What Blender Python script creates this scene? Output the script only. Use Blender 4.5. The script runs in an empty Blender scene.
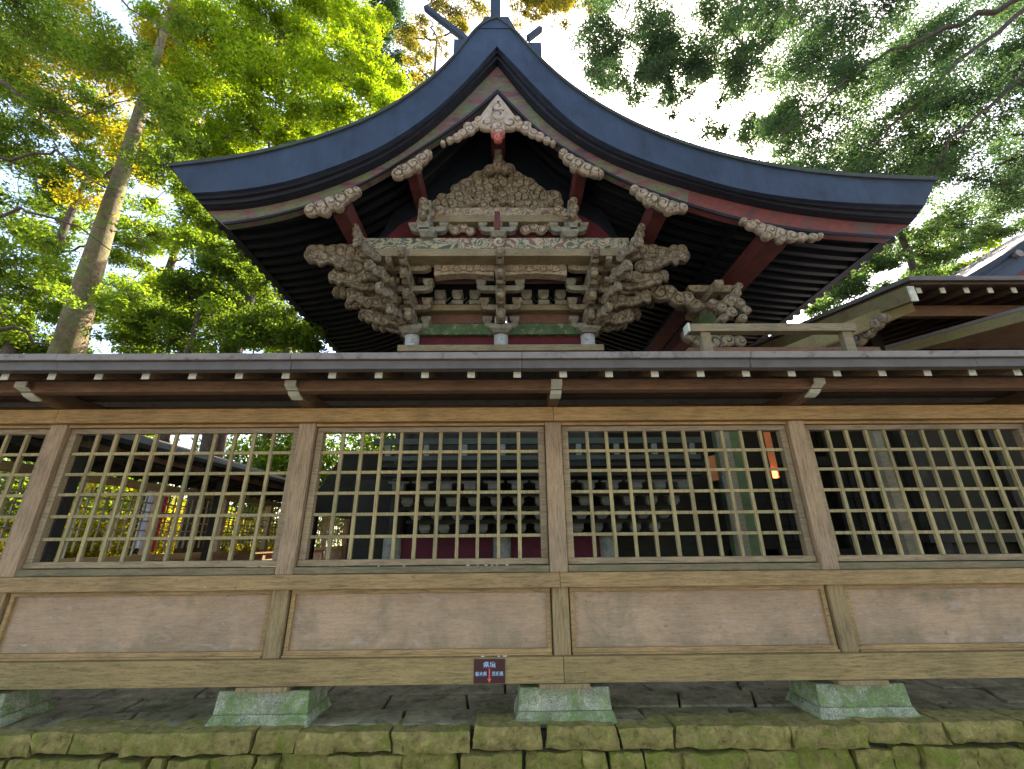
import bpy, math, random
import numpy as np
from mathutils import Vector, Matrix
R = math.radians
SC = bpy.context.scene
COL = SC.collection
random.seed(7)

# ------------------------------------------------------------------ camera
EYE = Vector((0, 0, 1.6))
F_PX = 423.9
P_, YW_, RL_ = R(19.911), R(0.624), R(-0.4765)
fwd = Vector((math.sin(YW_)*math.cos(P_), math.cos(YW_)*math.cos(P_), math.sin(P_)))
rgt0 = Vector((math.cos(YW_), -math.sin(YW_), 0)); up0 = rgt0.cross(fwd)
rgt = math.cos(RL_)*rgt0 + math.sin(RL_)*up0
upv = -math.sin(RL_)*rgt0 + math.cos(RL_)*up0
cam = bpy.data.objects.new('camera', bpy.data.cameras.new('camera'))
COL.objects.link(cam)
cam.data.sensor_width = 36; cam.data.lens = 36*F_PX/1024
cam.data.clip_start = 0.05; cam.data.clip_end = 2000
M = Matrix((rgt, upv, -fwd)).transposed().to_4x4(); M.translation = EYE
cam.matrix_world = M
SC.camera = cam

# ------------------------------------------------------------------ sky, sun, exposure
SUN_EL, SUN_AZ = R(47), R(27)          # azimuth from +Y towards +X
w = bpy.data.worlds.new("World"); SC.world = w; w.use_nodes = True
nt = w.node_tree
for n in list(nt.nodes): nt.nodes.remove(n)
sky = nt.nodes.new('ShaderNodeTexSky'); sky.sky_type = 'NISHITA'; sky.sun_disc = False
sky.sun_elevation = SUN_EL; sky.sun_rotation = SUN_AZ; sky.dust_density = 2.0; sky.air_density = 1.0
bg = nt.nodes.new('ShaderNodeBackground'); bg.inputs['Strength'].default_value = 0.15
wo = nt.nodes.new('ShaderNodeOutputWorld')
nt.links.new(sky.outputs[0], bg.inputs[0]); nt.links.new(bg.outputs[0], wo.inputs[0])
sl = bpy.data.lights.new('sun', 'SUN'); sl.energy = 5.0; sl.angle = R(0.5); sl.color = (1, .93, .80)
so = bpy.data.objects.new('sun', sl); COL.objects.link(so)
sd = Vector((math.sin(SUN_AZ)*math.cos(SUN_EL), math.cos(SUN_AZ)*math.cos(SUN_EL), math.sin(SUN_EL)))
so.rotation_euler = sd.to_track_quat('Z', 'Y').to_euler()
vs = SC.view_settings
SC.display_settings.display_device = 'sRGB'
vs.view_transform = 'Standard'; vs.look = 'None'; vs.exposure = 2.2; vs.use_white_balance = True; vs.white_balance_temperature = 6900; vs.white_balance_tint = 14; vs.gamma = 1; vs.use_curve_mapping = False
SC.cycles.max_bounces = 6; SC.cycles.diffuse_bounces = 4; SC.cycles.transparent_max_bounces = 8
SC.cycles.use_denoising = True

# ------------------------------------------------------------------ helpers
def at(px, py, Y):
    "world point seen at a photo pixel at distance Y in front of the viewer"
    d = fwd + rgt*((px-512)/F_PX) + upv*((384.5-py)/F_PX)
    return EYE + d*(Y/d.y)
def zat(py, Y, px=512): return at(px, py, Y).z
def xat(px, Y, py=500): return at(px, py, Y).x

def thing(name, label, cat, loc=(0,0,0), group=None):
    o = bpy.data.objects.new(name, None); COL.objects.link(o); o.location = loc
    o.empty_display_size = .2
    o['label'] = label; o['category'] = cat
    if group: o['group'] = group
    return o
def tag(o, label, cat, group=None):
    o['label'] = label; o['category'] = cat
    if group: o['group'] = group
    return o
def link_mesh(name, me, mat, parent=None, bevel=0, smooth=False):
    o = bpy.data.objects.new(name, me); COL.objects.link(o)
    me.materials.append(mat)
    if parent is not None:
        o.parent = parent
        if parent.type == 'EMPTY': o.location = -parent.location
    if smooth: me.polygons.foreach_set('use_smooth', [True]*len(me.polygons))
    if bevel:
        b = o.modifiers.new('bevel', 'BEVEL'); b.width = bevel; b.segments = 2; b.limit_method = 'ANGLE'
    return o
class MB:
    def __init__(s): s.v = []; s.f = []
    def box(s, x0, x1, y0, y1, z0, z1):
        if x0 > x1: x0, x1 = x1, x0
        if y0 > y1: y0, y1 = y1, y0
        if z0 > z1: z0, z1 = z1, z0
        b = len(s.v)
        s.v += [(x0,y0,z0),(x1,y0,z0),(x1,y1,z0),(x0,y1,z0),(x0,y0,z1),(x1,y0,z1),(x1,y1,z1),(x0,y1,z1)]
        s.f += [tuple(b+i for i in q) for q in ((0,3,2,1),(4,5,6,7),(0,1,5,4),(1,2,6,5),(2,3,7,6),(3,0,4,7))]
        return s
    def hexa(s, pts):            # 8 points: bottom loop 4, top loop 4
        b = len(s.v); s.v += [tuple(p) for p in pts]
        s.f += [tuple(b+i for i in q) for q in ((0,3,2,1),(4,5,6,7),(0,1,5,4),(1,2,6,5),(2,3,7,6),(3,0,4,7))]
        return s
    def frus(s, cx, cy, z0, z1, a0, b0, a1, b1):
        return s.hexa([(cx-a0,cy-b0,z0),(cx+a0,cy-b0,z0),(cx+a0,cy+b0,z0),(cx-a0,cy+b0,z0),
                       (cx-a1,cy-b1,z1),(cx+a1,cy-b1,z1),(cx+a1,cy+b1,z1),(cx-a1,cy+b1,z1)])
    def prism(s, poly, d0, d1, axis='y'):
        n = len(poly); b = len(s.v)
        for d in (d0, d1):
            for p in poly:
                if axis == 'y': s.v.append((p[0], d, p[1]))
                elif axis == 'x': s.v.append((d, p[0], p[1]))
                else: s.v.append((p[0], p[1], d))
        s.f.append(tuple(b+i for i in range(n))); s.f.append(tuple(b+n+i for i in reversed(range(n))))
        for i in range(n):
            j = (i+1) % n; s.f.append((b+i, b+n+i, b+n+j, b+j))
        return s
    def strip(s, up, lo, d0, d1):   # a band between two polylines (x,z) of equal length, thick from y=d0 to d1
        n = len(up); b = len(s.v)
        for d in (d0, d1):
            s.v += [(p[0], d, p[1]) for p in up]; s.v += [(p[0], d, p[1]) for p in lo]
        U0, L0, U1, L1 = b, b+n, b+2*n, b+3*n
        for i in range(n-1):
            s.f += [(L0+i, L0+i+1, U0+i+1, U0+i), (L1+i, U1+i, U1+i+1, L1+i+1),
                    (U0+i, U0+i+1, U1+i+1, U1+i), (L0+i, L1+i, L1+i+1, L0+i+1)]
        for i in (0, n-1): s.f.append((L0+i, U0+i, U1+i, L1+i))
        return s
    def tube(s, pts, rad, n=6):
        b = len(s.v); pts = [Vector(p) for p in pts]
        for i, p in enumerate(pts):
            t = (pts[min(i+1, len(pts)-1)] - pts[max(i-1, 0)]).normalized()
            a = t.cross(Vector((.31, .2, .93)) if abs(t.z) < .9 else Vector((1, 0, 0))).normalized(); c = t.cross(a)
            for k in range(n):
                th = 2*math.pi*k/n
                s.v.append(tuple(p + (a*math.cos(th)+c*math.sin(th))*rad[i]))
        for i in range(len(pts)-1):
            for k in range(n):
                k2 = (k+1) % n
                s.f.append((b+i*n+k, b+i*n+k2, b+(i+1)*n+k2, b+(i+1)*n+k))
        s.f.append(tuple(b+k for k in reversed(range(n)))); s.f.append(tuple(b+(len(pts)-1)*n+k for k in range(n)))
        return s
    def cyl(s, x, y, z0, z1, r, n=20):
        return s.tube([(x,y,z0),(x,y,z1)], [r,r], n)
    def build(s, name, mat, parent=None, bevel=0, smooth=False):
        me = bpy.data.meshes.new(name); me.from_pydata(s.v, [], s.f); me.update()
        return link_mesh(name, me, mat, parent, bevel, smooth)
def mesh_np(name, V, Q, mat, parent=None, smooth=False):
    me = bpy.data.meshes.new(name)
    me.vertices.add(len(V)); me.vertices.foreach_set('co', V.astype(np.float32).ravel())
    k = Q.shape[1]; n = len(Q)
    me.loops.add(n*k); me.loops.foreach_set('vertex_index', Q.astype(np.int32).ravel())
    me.polygons.add(n); me.polygons.foreach_set('loop_start', np.arange(0, n*k, k, dtype=np.int32))
    me.update(calc_edges=True)
    return link_mesh(name, me, mat, parent, smooth=smooth)

# ------------------------------------------------------------------ materials
def base(name):
    m = bpy.data.materials.new(name); m.use_nodes = True
    t = m.node_tree; b = t.nodes['Principled BSDF']
    return m, t, b
def coords(t, scale):
    tc = t.nodes.new('ShaderNodeTexCoord'); oi = t.nodes.new('ShaderNodeObjectInfo')
    mu = t.nodes.new('ShaderNodeMath'); mu.operation = 'MULTIPLY'; mu.inputs[1].default_value = 37
    t.links.new(oi.outputs['Random'], mu.inputs[0])
    ad = t.nodes.new('ShaderNodeVectorMath'); ad.operation = 'ADD'
    t.links.new(tc.outputs['Object'], ad.inputs[0]); t.links.new(mu.outputs[0], ad.inputs[1])
    mp = t.nodes.new('ShaderNodeVectorMath'); mp.operation = 'MULTIPLY'; mp.inputs[1].default_value = scale
    t.links.new(ad.outputs[0], mp.inputs[0])
    return mp.outputs[0]
def noise(t, vec, sc, det=6, rough=.6, dist=0):
    n = t.nodes.new('ShaderNodeTexNoise'); n.inputs['Scale'].default_value = sc
    n.inputs['Detail'].default_value = det; n.inputs['Roughness'].default_value = rough
    n.inputs['Distortion'].default_value = dist
    t.links.new(vec, n.inputs['Vector']); return n.outputs['Fac']
def ramp(t, fac, stops):
    r = t.nodes.new('ShaderNodeValToRGB'); t.links.new(fac, r.inputs[0])
    e = r.color_ramp.elements
    while len(e) < len(stops): e.new(.5)
    for i, (p, c) in enumerate(stops):
        e[i].position = p; e[i].color = (*c, 1) if len(c) == 3 else c
    return r.outputs[0]
def mix(t, fac, a, b, mode='MIX'):
    m = t.nodes.new('ShaderNodeMix'); m.data_type = 'RGBA'; m.blend_type = mode
    for s, v in ((m.inputs[0], fac), (m.inputs[6], a), (m.inputs[7], b)):
        if isinstance(v, (int, float)): s.default_value = v
        elif isinstance(v, tuple): s.default_value = (*v, 1) if len(v) == 3 else v
        else: t.links.new(v, s)
    return m.outputs[2]
def bump(t, b, h, strength=.3, dist=.01):
    n = t.nodes.new('ShaderNodeBump'); n.inputs['Strength'].default_value = strength; n.inputs['Distance'].default_value = dist
    t.links.new(h, n.inputs['Height']); t.links.new(n.outputs[0], b.inputs['Normal'])
W3 = lambda c: (c, c, c)
def wood(name, col, axis='x', moss=0.0, mosscol=(.10,.13,.045), rough=.8, contrast=.5, spots=.0, moss_s=3.0, foot=False):
    m, t, b = base(name)
    v1 = coords(t, (1, 1, 1))
    sc = {'x': (1.2, 14, 14), 'y': (14, 1.2, 14), 'z': (14, 14, 1.2)}[axis]
    v2 = coords(t, sc)
    gi = t.nodes.new('ShaderNodeNewGeometry').outputs['Random Per Island']
    g = noise(t, v2, 6, 8, .7, .4)
    big = noise(t, v1, 2.2, 5, .6)
    lo = tuple(c*(1-contrast) for c in col); hi = tuple(min(1, c*(1+contrast*.6)) for c in col)
    c = ramp(t, g, [(.3, lo), (.52, col), (.75, hi)])
    c = mix(t, .75, c, ramp(t, big, [(.3, W3(.62)), (.5, W3(.95)), (.72, (1.15, 1.12, 1.08))]), 'MULTIPLY')
    c = mix(t, 1, c, ramp(t, gi, [(0, (.80,.80,.83)), (1, (1.13,1.11,1.06))]), 'MULTIPLY')
    fine = noise(t, coords(t, tuple(s*1.6 for s in sc)), 14, 4, .8)
    c = mix(t, 1, c, ramp(t, fine, [(.32, W3(.42)), (.45, W3(1.0)), (1, W3(1.04))]), 'MULTIPLY')
    c = mix(t, ramp(t, noise(t, coords(t, (1.3,1.3,1.3)), 2.6, 9, .75, .8), [(.60, W3(0)), (.74, W3(.55))]), c, tuple(x*.42 for x in col))
    if moss:
        mf = noise(t, v1, moss_s, 8, .72, .6)
        f = ramp(t, mf, [(.62-moss*.35, W3(0)), (.80-moss*.25, W3(1))])
        f2 = t.nodes.new('ShaderNodeMath'); f2.operation = 'MULTIPLY'; t.links.new(f, f2.inputs[0]); f2.inputs[1].default_value = .75
        c = mix(t, f2.outputs[0], c, mosscol)
    if foot:      # splash stains along the lower edge of a board
        gz = t.nodes.new('ShaderNodeSeparateXYZ'); tg = t.nodes.new('ShaderNodeTexCoord'); t.links.new(tg.outputs['Generated'], gz.inputs[0])
        nn = noise(t, coords(t, (5,5,3)), 1.3, 8, .7)
        ma = t.nodes.new('ShaderNodeMath'); ma.operation = 'MULTIPLY_ADD'; ma.inputs[1].default_value = -1.6
        t.links.new(nn, ma.inputs[0]); ma.inputs[2].default_value = 1.02
        mb_ = t.nodes.new('ShaderNodeMath'); mb_.operation = 'SUBTRACT'; t.links.new(ma.outputs[0], mb_.inputs[0]); t.links.new(gz.outputs['Z'], mb_.inputs[1])
        c = mix(t, ramp(t, mb_.outputs[0], [(.0, W3(0)), (.35, W3(.55))]), c, (.20,.17,.11))
        n5 = noise(t, coords(t, (2,2,7)), 2.1, 6, .7, 1.0)
        c = mix(t, ramp(t, n5, [(.56, W3(0)), (.68, W3(.55))]), c, (.50,.40,.33))
    if spots:
        sp = noise(t, coords(t, (9,30,30) if axis == 'x' else (30,30,9)), 1.6, 4, .6)
        f = ramp(t, sp, [(.74-spots, W3(0)), (.77-spots, W3(.75))])
        c = mix(t, f, c, (.52, .50, .42))
        sp2 = noise(t, v1, 17, 3, .5)
        f = ramp(t, sp2, [(.70, W3(0)), (.75, W3(.5))])
        c = mix(t, f, c, tuple(x*.35 for x in col))
    t.links.new(c, b.inputs['Base Color']); b.inputs['Roughness'].default_value = rough
    b.inputs['Specular IOR Level'].default_value = .25
    bump(t, b, g, .35, .006)
    return m
def plain(name, col, rough=.7, var=.3, sc=5, metal=0, bumps=.2, second=None, amt=.5, spec=.3, line_shade_amt=0):
    m, t, b = base(name); v = coords(t, (1,1,1))
    n = noise(t, v, sc, 7, .65, .3)
    c = ramp(t, n, [(.28, tuple(x*(1-var) for x in col)), (.55, col), (.8, tuple(min(1, x*(1+var*.6)) for x in col))])
    if second:
        n2 = noise(t, v, sc*1.7, 8, .7, .8)
        c = mix(t, ramp(t, n2, [(amt-.05, W3(0)), (amt+.08, W3(1))]), c, second)
    if line_shade_amt:  # dark outlines plus groove shade painted into the colour of the carvings
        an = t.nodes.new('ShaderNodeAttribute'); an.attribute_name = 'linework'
        mm = t.nodes.new('ShaderNodeMath'); mm.operation = 'MULTIPLY'; mm.inputs[1].default_value = line_shade_amt
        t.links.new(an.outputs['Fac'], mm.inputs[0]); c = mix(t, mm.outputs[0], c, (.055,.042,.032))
    t.links.new(c, b.inputs['Base Color']); b.inputs['Roughness'].default_value = rough; b.inputs['Metallic'].default_value = metal
    b.inputs['Specular IOR Level'].default_value = spec
    bump(t, b, n, bumps, .01)
    return m
def stone(name, col, moss, mosscol=(.085,.12,.03), sc=6, rough=.9, speck=0.0):
    m, t, b = base(name); v = coords(t, (1,1,1))
    n = noise(t, v, sc, 12, .78, .4)
    c = ramp(t, n, [(.34, tuple(x*.30 for x in col)), (.46, tuple(x*.8 for x in col)), (.54, col), (.68, tuple(x*1.55 for x in col))])
    if speck:
        s = noise(t, v, 160, 2, .5)
        c = mix(t, speck, c, ramp(t, s, [(.40, W3(.35)), (.5, W3(1)), (.62, W3(1.35))]), 'MULTIPLY')
    n2 = noise(t, v, sc*.6, 12, .8, .5)
    c = mix(t, ramp(t, n2, [(.62-moss*.3, W3(0)), (.72-moss*.28, W3(.9))]), c, mosscol)
    n3 = noise(t, v, sc*3.1, 10, .8, .3)
    c = mix(t, ramp(t, n3, [(.56, W3(0)), (.64, W3(.75))]), c, tuple(x*2.0 for x in mosscol))
    c = mix(t, ramp(t, noise(t, v, sc*2.0, 8, .8), [(.36, W3(.8)), (.42, W3(0))]), c, tuple(x*.25 for x in col))
    t.links.new(c, b.inputs['Base Color']); b.inputs['Roughness'].default_value = rough
    b.inputs['Specular IOR Level'].default_value = .2
    bump(t, b, n, .9, .04)
    return m
def painted(name, cols, sc=4, stretch=(1,1,1), rough=.75):   # worn painted ornament, swirls of several colours
    m, t, b = base(name); v = coords(t, stretch)
    n = noise(t, v, sc, 3, .5, .9)
    st = []; k = len(cols)
    for i, c in enumerate(cols):
        p = .32 + .36*i/k
        st += [(p, c), (p+.36/k*.75, c)]
    c = ramp(t, n, st)
    g = noise(t, coords(t, (1.5,12,12)), 7, 7, .7)
    c = mix(t, .9, c, ramp(t, g, [(.3, W3(.45)), (.6, W3(1))]), 'MULTIPLY')
    t.links.new(c, b.inputs['Base Color']); b.inputs['Roughness'].default_value = rough
    bump(t, b, n, .3, .01)
    return m
def leafmat(name, c1, c2, c3, trans=.55, tcol=None):
    m, t, b = base(name)
    g = t.nodes.new('ShaderNodeNewGeometry')
    r = ramp(t, g.outputs['Random Per Island'], [(0, c1), (.5, c2), (1, c3)])
    tc = t.nodes.new('ShaderNodeTexCoord')
    n = noise(t, tc.outputs['Object'], .45, 3, .5)
    c = mix(t, 1, r, ramp(t, n, [(.35, W3(.6)), (.65, (1.25,1.2,1.0))]), 'MULTIPLY')
    t.links.new(c, b.inputs['Base Color']); b.inputs['Roughness'].default_value = .55
    b.inputs['Specular IOR Level'].default_value = .3
    tr = t.nodes.new('ShaderNodeBsdfTranslucent')
    tcc = mix(t, 1, c, tcol or (2.2, 1.9, .8), 'MULTIPLY')
    t.links.new(tcc, tr.inputs[0])
    ms = t.nodes.new('ShaderNodeMixShader'); ms.inputs[0].default_value = trans
    t.links.new(b.outputs[0], ms.inputs[1]); t.links.new(tr.outputs[0], ms.inputs[2])
    t.links.new(ms.outputs[0], t.nodes['Material Output'].inputs[0])
    return m
def emit(name, col, s, basec=(.5,.2,.05)):
    m, t, b = base(name); b.inputs['Base Color'].default_value = (*basec, 1)
    b.inputs['Emission Color'].default_value = (*col, 1); b.inputs['Emission Strength'].default_value = s
    return m

WB = (.37, .275, .175)
m_beam  = wood('weathered_beam', (.45,.29,.135), 'x', moss=.06, spots=.02)
m_beamlow = wood('weathered_low_beam', (.42,.29,.125), 'x', moss=.16, spots=.03)
m_beamtop = wood('weathered_top_beam', (.49,.30,.125), 'x', moss=.0, spots=0)
m_sill  = wood('mossy_sill', (.28,.22,.13), 'x', moss=.42, mosscol=(.13,.15,.075), spots=.03)
m_post  = wood('weathered_post', (.48,.33,.205), 'z', moss=.0)
m_postd = wood('dark_low_post', (.40,.28,.14), 'z', moss=.06)
m_lat   = wood('lattice_wood', (.43,.345,.18), 'z', moss=.18, mosscol=(.22,.27,.13), spots=.02)
m_frame = wood('lattice_frame_wood', (.36,.27,.17), 'x', moss=.12, mosscol=(.18,.20,.10))
m_panel = wood('panel_wood', (.50,.335,.215), 'x', moss=.30, mosscol=(.17,.155,.10), contrast=.22, spots=.045, moss_s=2.2, foot=True)
m_rake  = wood('raking_board_wood', (.21,.17,.085), 'y', moss=.35, mosscol=(.14,.17,.05))
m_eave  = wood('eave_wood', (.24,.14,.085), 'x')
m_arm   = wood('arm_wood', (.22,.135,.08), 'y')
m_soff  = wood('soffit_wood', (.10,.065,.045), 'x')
m_white = plain('chalk_white_paint', (.62,.62,.52), .8, .25, 9, second=(.35,.38,.24), amt=.6)
m_copper= plain('aged_copper_sheet', (.25,.215,.20), .55, .25, 6, metal=.0, second=(.12,.10,.09), amt=.58)
m_coppd = plain('dark_copper_edge', (.13,.115,.115), .55, .3, 6)
def roofmat(name, col):
    m, t, b = base(name)
    st = noise(t, coords(t, (3.5,1,.9)), 1.5, 7, .6, .6); bg_ = noise(t, coords(t, (1,1,1)), 1.1, 6, .65); ln = noise(t, coords(t, (.7,1,9)), 2.2, 6, .7)
    c = ramp(t, bg_, [(.3, tuple(x*.62 for x in col)), (.5, col), (.72, tuple(x*1.45 for x in col))])
    c = mix(t, .45, c, ramp(t, st, [(.33, W3(.55)), (.55, W3(1.05)), (.75, (1.3,1.32,1.2))]), 'MULTIPLY')
    c = mix(t, ramp(t, noise(t, coords(t, (1,1,1)), 5, 8, .75), [(.60, W3(0)), (.70, W3(.6))]), c, (.045,.05,.05))
    t.links.new(c, b.inputs['Base Color']); b.inputs['Roughness'].default_value = .6; b.inputs['Specular IOR Level'].default_value = .3
    bump(t, b, st, .3, .02); return m
m_roof  = roofmat('blue_grey_bark_edge', (.031,.049,.085))
m_rooft = plain('roof_top_sheet', (.05,.06,.06), .7, .3, 2, second=(.06,.08,.05), amt=.55)
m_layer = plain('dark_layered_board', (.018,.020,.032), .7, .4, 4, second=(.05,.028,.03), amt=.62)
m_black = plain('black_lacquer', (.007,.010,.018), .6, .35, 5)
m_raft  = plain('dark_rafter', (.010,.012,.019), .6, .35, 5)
m_hafu  = painted('faded_barge_board', [(.11,.075,.085), (.24,.09,.095), (.20,.12,.12), (.14,.16,.10), (.17,.20,.08), (.20,.12,.12)], 3.0, (.7,1,1.9))
m_hafur = painted('red_barge_board', [(.12,.05,.055),(.19,.055,.055),(.22,.06,.055),(.18,.06,.06),(.13,.08,.075)], 1.6, (1,1,1.3))
m_red   = plain('faded_vermilion', (.14,.038,.038), .75, .35, 4, second=(.09,.035,.035), amt=.58)
m_redd  = plain('dark_wine_panel', (.10,.014,.022), .75, .3, 4)
m_plank = wood('brown_plank', (.20,.105,.08), 'x')
m_cream = plain('carved_cream', (.38,.31,.23), .85, .45, 9, second=(.20,.145,.10), amt=.57, bumps=.5, line_shade_amt=.75)
m_creaml= plain('carved_pale', (.46,.38,.31), .85, .35, 9, second=(.33,.26,.2), amt=.62, bumps=.4, line_shade_amt=.75)
m_pink  = plain('pink_paint', (.55,.16,.14), .8, .3, 8, line_shade_amt=.75)
m_brk   = plain('bracket_wood', (.29,.24,.17), .85, .45, 8, second=(.12,.095,.06), amt=.54, bumps=.4, line_shade_amt=.75)
m_brkg  = plain('bracket_grey', (.27,.26,.21), .85, .4, 8, second=(.15,.14,.12), amt=.56, bumps=.4)
m_tan   = wood('tan_beam', (.31,.25,.15), 'x', moss=.2)
m_floral= painted('painted_floral_beam', [(.06,.10,.075),(.42,.37,.25),(.10,.14,.10),(.45,.38,.26),(.20,.12,.10),(.40,.36,.26)], 3.2, (1,1,1.4))
m_floralr=painted('painted_cream_beam', [(.44,.36,.26),(.16,.11,.09),(.46,.38,.27),(.25,.19,.13),(.45,.37,.26)], 9, (1,1,1))
m_green = plain('green_painted_panel', (.07,.12,.055), .8, .4, 5, second=(.24,.24,.16), amt=.57)
m_coltop= plain('blue_white_column', (.42,.46,.50), .8, .3, 6, second=(.2,.18,.15), amt=.6)
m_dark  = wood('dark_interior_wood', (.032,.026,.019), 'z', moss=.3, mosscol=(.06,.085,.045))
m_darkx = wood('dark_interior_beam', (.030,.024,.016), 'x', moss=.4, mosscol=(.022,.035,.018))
m_mosscol=plain('mossy_green_column', (.10,.15,.06), .85, .4, 4, second=(.10,.07,.05), amt=.58)
m_moss  = stone('mossy_rubble', (.38,.30,.09), .5, (.23,.26,.035), sc=13)
m_cope  = stone('mossy_coping', (.45,.34,.12), .42, (.24,.26,.04), sc=13)
m_pave  = stone('paving_stone', (.40,.33,.20), .30, (.15,.17,.06), sc=6)
m_gran  = stone('granite', (.54,.52,.38), .58, (.20,.29,.09), sc=5, speck=.6)
m_soil  = plain('soil', (.045,.035,.025), .95, .4, 3)
m_ground= stone('gravel_ground', (.27,.24,.19), .25, (.14,.13,.06), sc=14)
m_bark  = stone('bark', (.22,.15,.09), .5, (.15,.18,.06), sc=6)
m_barkd = plain('dark_bark', (.09,.065,.05), .9, .4, 6, second=(.15,.12,.08), amt=.58)
m_twig  = plain('twig', (.075,.055,.045), .9, .3, 8)
m_peb   = plain('white_pebble_stone', (.68,.66,.56), .6, .2, 40)
m_sign  = plain('brown_sign_plate', (.075,.022,.022), .4, .1, 8)
m_letter= plain('sign_lettering', (.42,.62,.86), .5, .05, 8)
m_arrow = plain('sign_arrow', (.75,.12,.14), .5, .05, 8)

# ------------------------------------------------------------------ carvings
def carve(name, mat, parent, O, U, V, N, lobes, th=.06, res=.011, k=.35, turns=1.6, seed=0):
    """swirled cloud carving; lobes (u,v,r[,r2]); relief on both faces"""
    rnd = random.Random(seed)
    L = np.array([(l[0], l[1], l[2]) for l in lobes], float)
    sg = np.array([rnd.choice((-1, 1)) for _ in lobes]); ph = np.array([rnd.random()*6.28 for _ in lobes])
    u0, u1 = (L[:,0]-L[:,2]).min(), (L[:,0]+L[:,2]).max(); v0, v1 = (L[:,1]-L[:,2]).min(), (L[:,1]+L[:,2]).max()
    nu, nv = int((u1-u0)/res)+2, int((v1-v0)/res)+2
    uu = u0+np.arange(nu)*res; vv = v0+np.arange(nv)*res
    GU, GV = np.meshgrid(uu, vv, indexing='ij')
    D = np.sqrt((GU[...,None]-L[:,0])**2+(GV[...,None]-L[:,1])**2)/L[:,2]
    best = D.argmin(-1); dm = D.min(-1)
    ang = np.arctan2(GV-L[best,1], GU-L[best,0])
    rr = L[best,2]
    Fd = np.exp(-2.2*D**2).sum(-1)-.17
    mask = Fd > 0
    pl = min(.05, float(L[:,2].mean())*k)
    edge = np.clip(np.sqrt(np.clip(Fd,0,9))*1.6, 0, 1)
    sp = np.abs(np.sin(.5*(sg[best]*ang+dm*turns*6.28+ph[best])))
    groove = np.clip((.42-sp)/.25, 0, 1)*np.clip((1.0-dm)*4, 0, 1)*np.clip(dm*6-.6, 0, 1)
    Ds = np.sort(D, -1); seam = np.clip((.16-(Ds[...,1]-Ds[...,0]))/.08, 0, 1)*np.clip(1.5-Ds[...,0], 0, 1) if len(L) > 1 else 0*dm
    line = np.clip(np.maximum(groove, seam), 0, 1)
    h = pl*edge*(1.0-.9*line)
    cell = mask[:-1,:-1] & mask[1:,:-1] & mask[:-1,1:] & mask[1:,1:]
    use = np.zeros_like(mask)
    use[:-1,:-1] |= cell; use[1:,:-1] |= cell; use[:-1,1:] |= cell; use[1:,1:] |= cell
    idx = -np.ones(mask.shape, int); idx[use] = np.arange(use.sum()); n = use.sum()
    O = np.array(O); U = np.array(U); V = np.array(V); N = np.array(N)
    P = O + GU[use][:,None]*U + GV[use][:,None]*V
    hh = (th/2+h[use])[:,None]
    VV = np.vstack([P-N*hh, P+N*hh])
    I, J = np.where(cell)
    a, b, c, d = idx[I,J], idx[I+1,J], idx[I+1,J+1], idx[I,J+1]
    q = [np.stack([a,b,c,d],1), np.stack([a,d,c,b],1)+n]
    cp = np.pad(cell, 1)
    for di, dj, e in ((0,-1,(0,1)), (1,0,(1,2)), (0,1,(2,3)), (-1,0,(3,0))):
        nb = cp[1+di:1+di+cell.shape[0], 1+dj:1+dj+cell.shape[1]]
        I2, J2 = np.where(cell & ~nb)
        cs = [idx[I2,J2], idx[I2+1,J2], idx[I2+1,J2+1], idx[I2,J2+1]]
        p0, p1 = cs[e[0]], cs[e[1]]
        q.append(np.stack([p1, p0, p0+n, p1+n], 1))
    ob = mesh_np(name, VV, np.vstack(q), mat, parent)
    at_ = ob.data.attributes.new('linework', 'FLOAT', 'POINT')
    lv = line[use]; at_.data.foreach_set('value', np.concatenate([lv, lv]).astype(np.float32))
    return ob
X_, Y_, Z_ = (1,0,0), (0,1,0), (0,0,1)

# ================================================================== SETTING
g = MB(); S = 600
g.v = [(-S,-S,0),(S,-S,0),(S,S,0),(-S,S,0)]; g.f = [(0,1,2,3)]
gr = g.build('ground', m_ground); gr['kind'] = 'structure'

LEDGE = .60; YE = 2.86
b = MB().box(-9, 16, YE+.12, 19, .05, LEDGE-.05)
o = b.build('terrace', m_soil); o['kind'] = 'structure'
# paving slabs, irregular, with open joints
rnd = random.Random(3)
mb = MB()
rows = [YE+.10]
while rows[-1] < 8: rows.append(rows[-1]+rnd.uniform(.20,.34))
for j in range(len(rows)-1):
    x = -8.9 + rnd.uniform(0,.4); prevx = x; jb = 0; jt = 0
    while x < 12:
        wdt = rnd.uniform(.30,.78); nx = x+wdt
        nb, ntp = rnd.uniform(-.08,.08), rnd.uniform(-.08,.08)
        g_ = .007; z = LEDGE + rnd.uniform(-.012,.004)
        y0, y1 = rows[j]+g_, rows[j+1]-g_
        w0 = rnd.uniform(-.02,.02)
        mb.hexa([(x+jb+g_,y0,LEDGE-.07),(nx+nb-g_,y0+w0*.3,LEDGE-.07),(nx+ntp-g_,y1,LEDGE-.07),(x+jt+g_,y1,LEDGE-.07),
                 (x+jb+g_,y0,z),(nx+nb-g_,y0+w0*.3,z),(nx+ntp-g_,y1,z+.003),(x+jt+g_,y1,z+.002)])
        x, jb, jt = nx, nb, ntp
mb.box(-9, 16, 8.02, 19, LEDGE-.06, LEDGE-.005)
o = mb.build('stone_paving', m_pave, bevel=.012); o['kind'] = 'structure'

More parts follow.
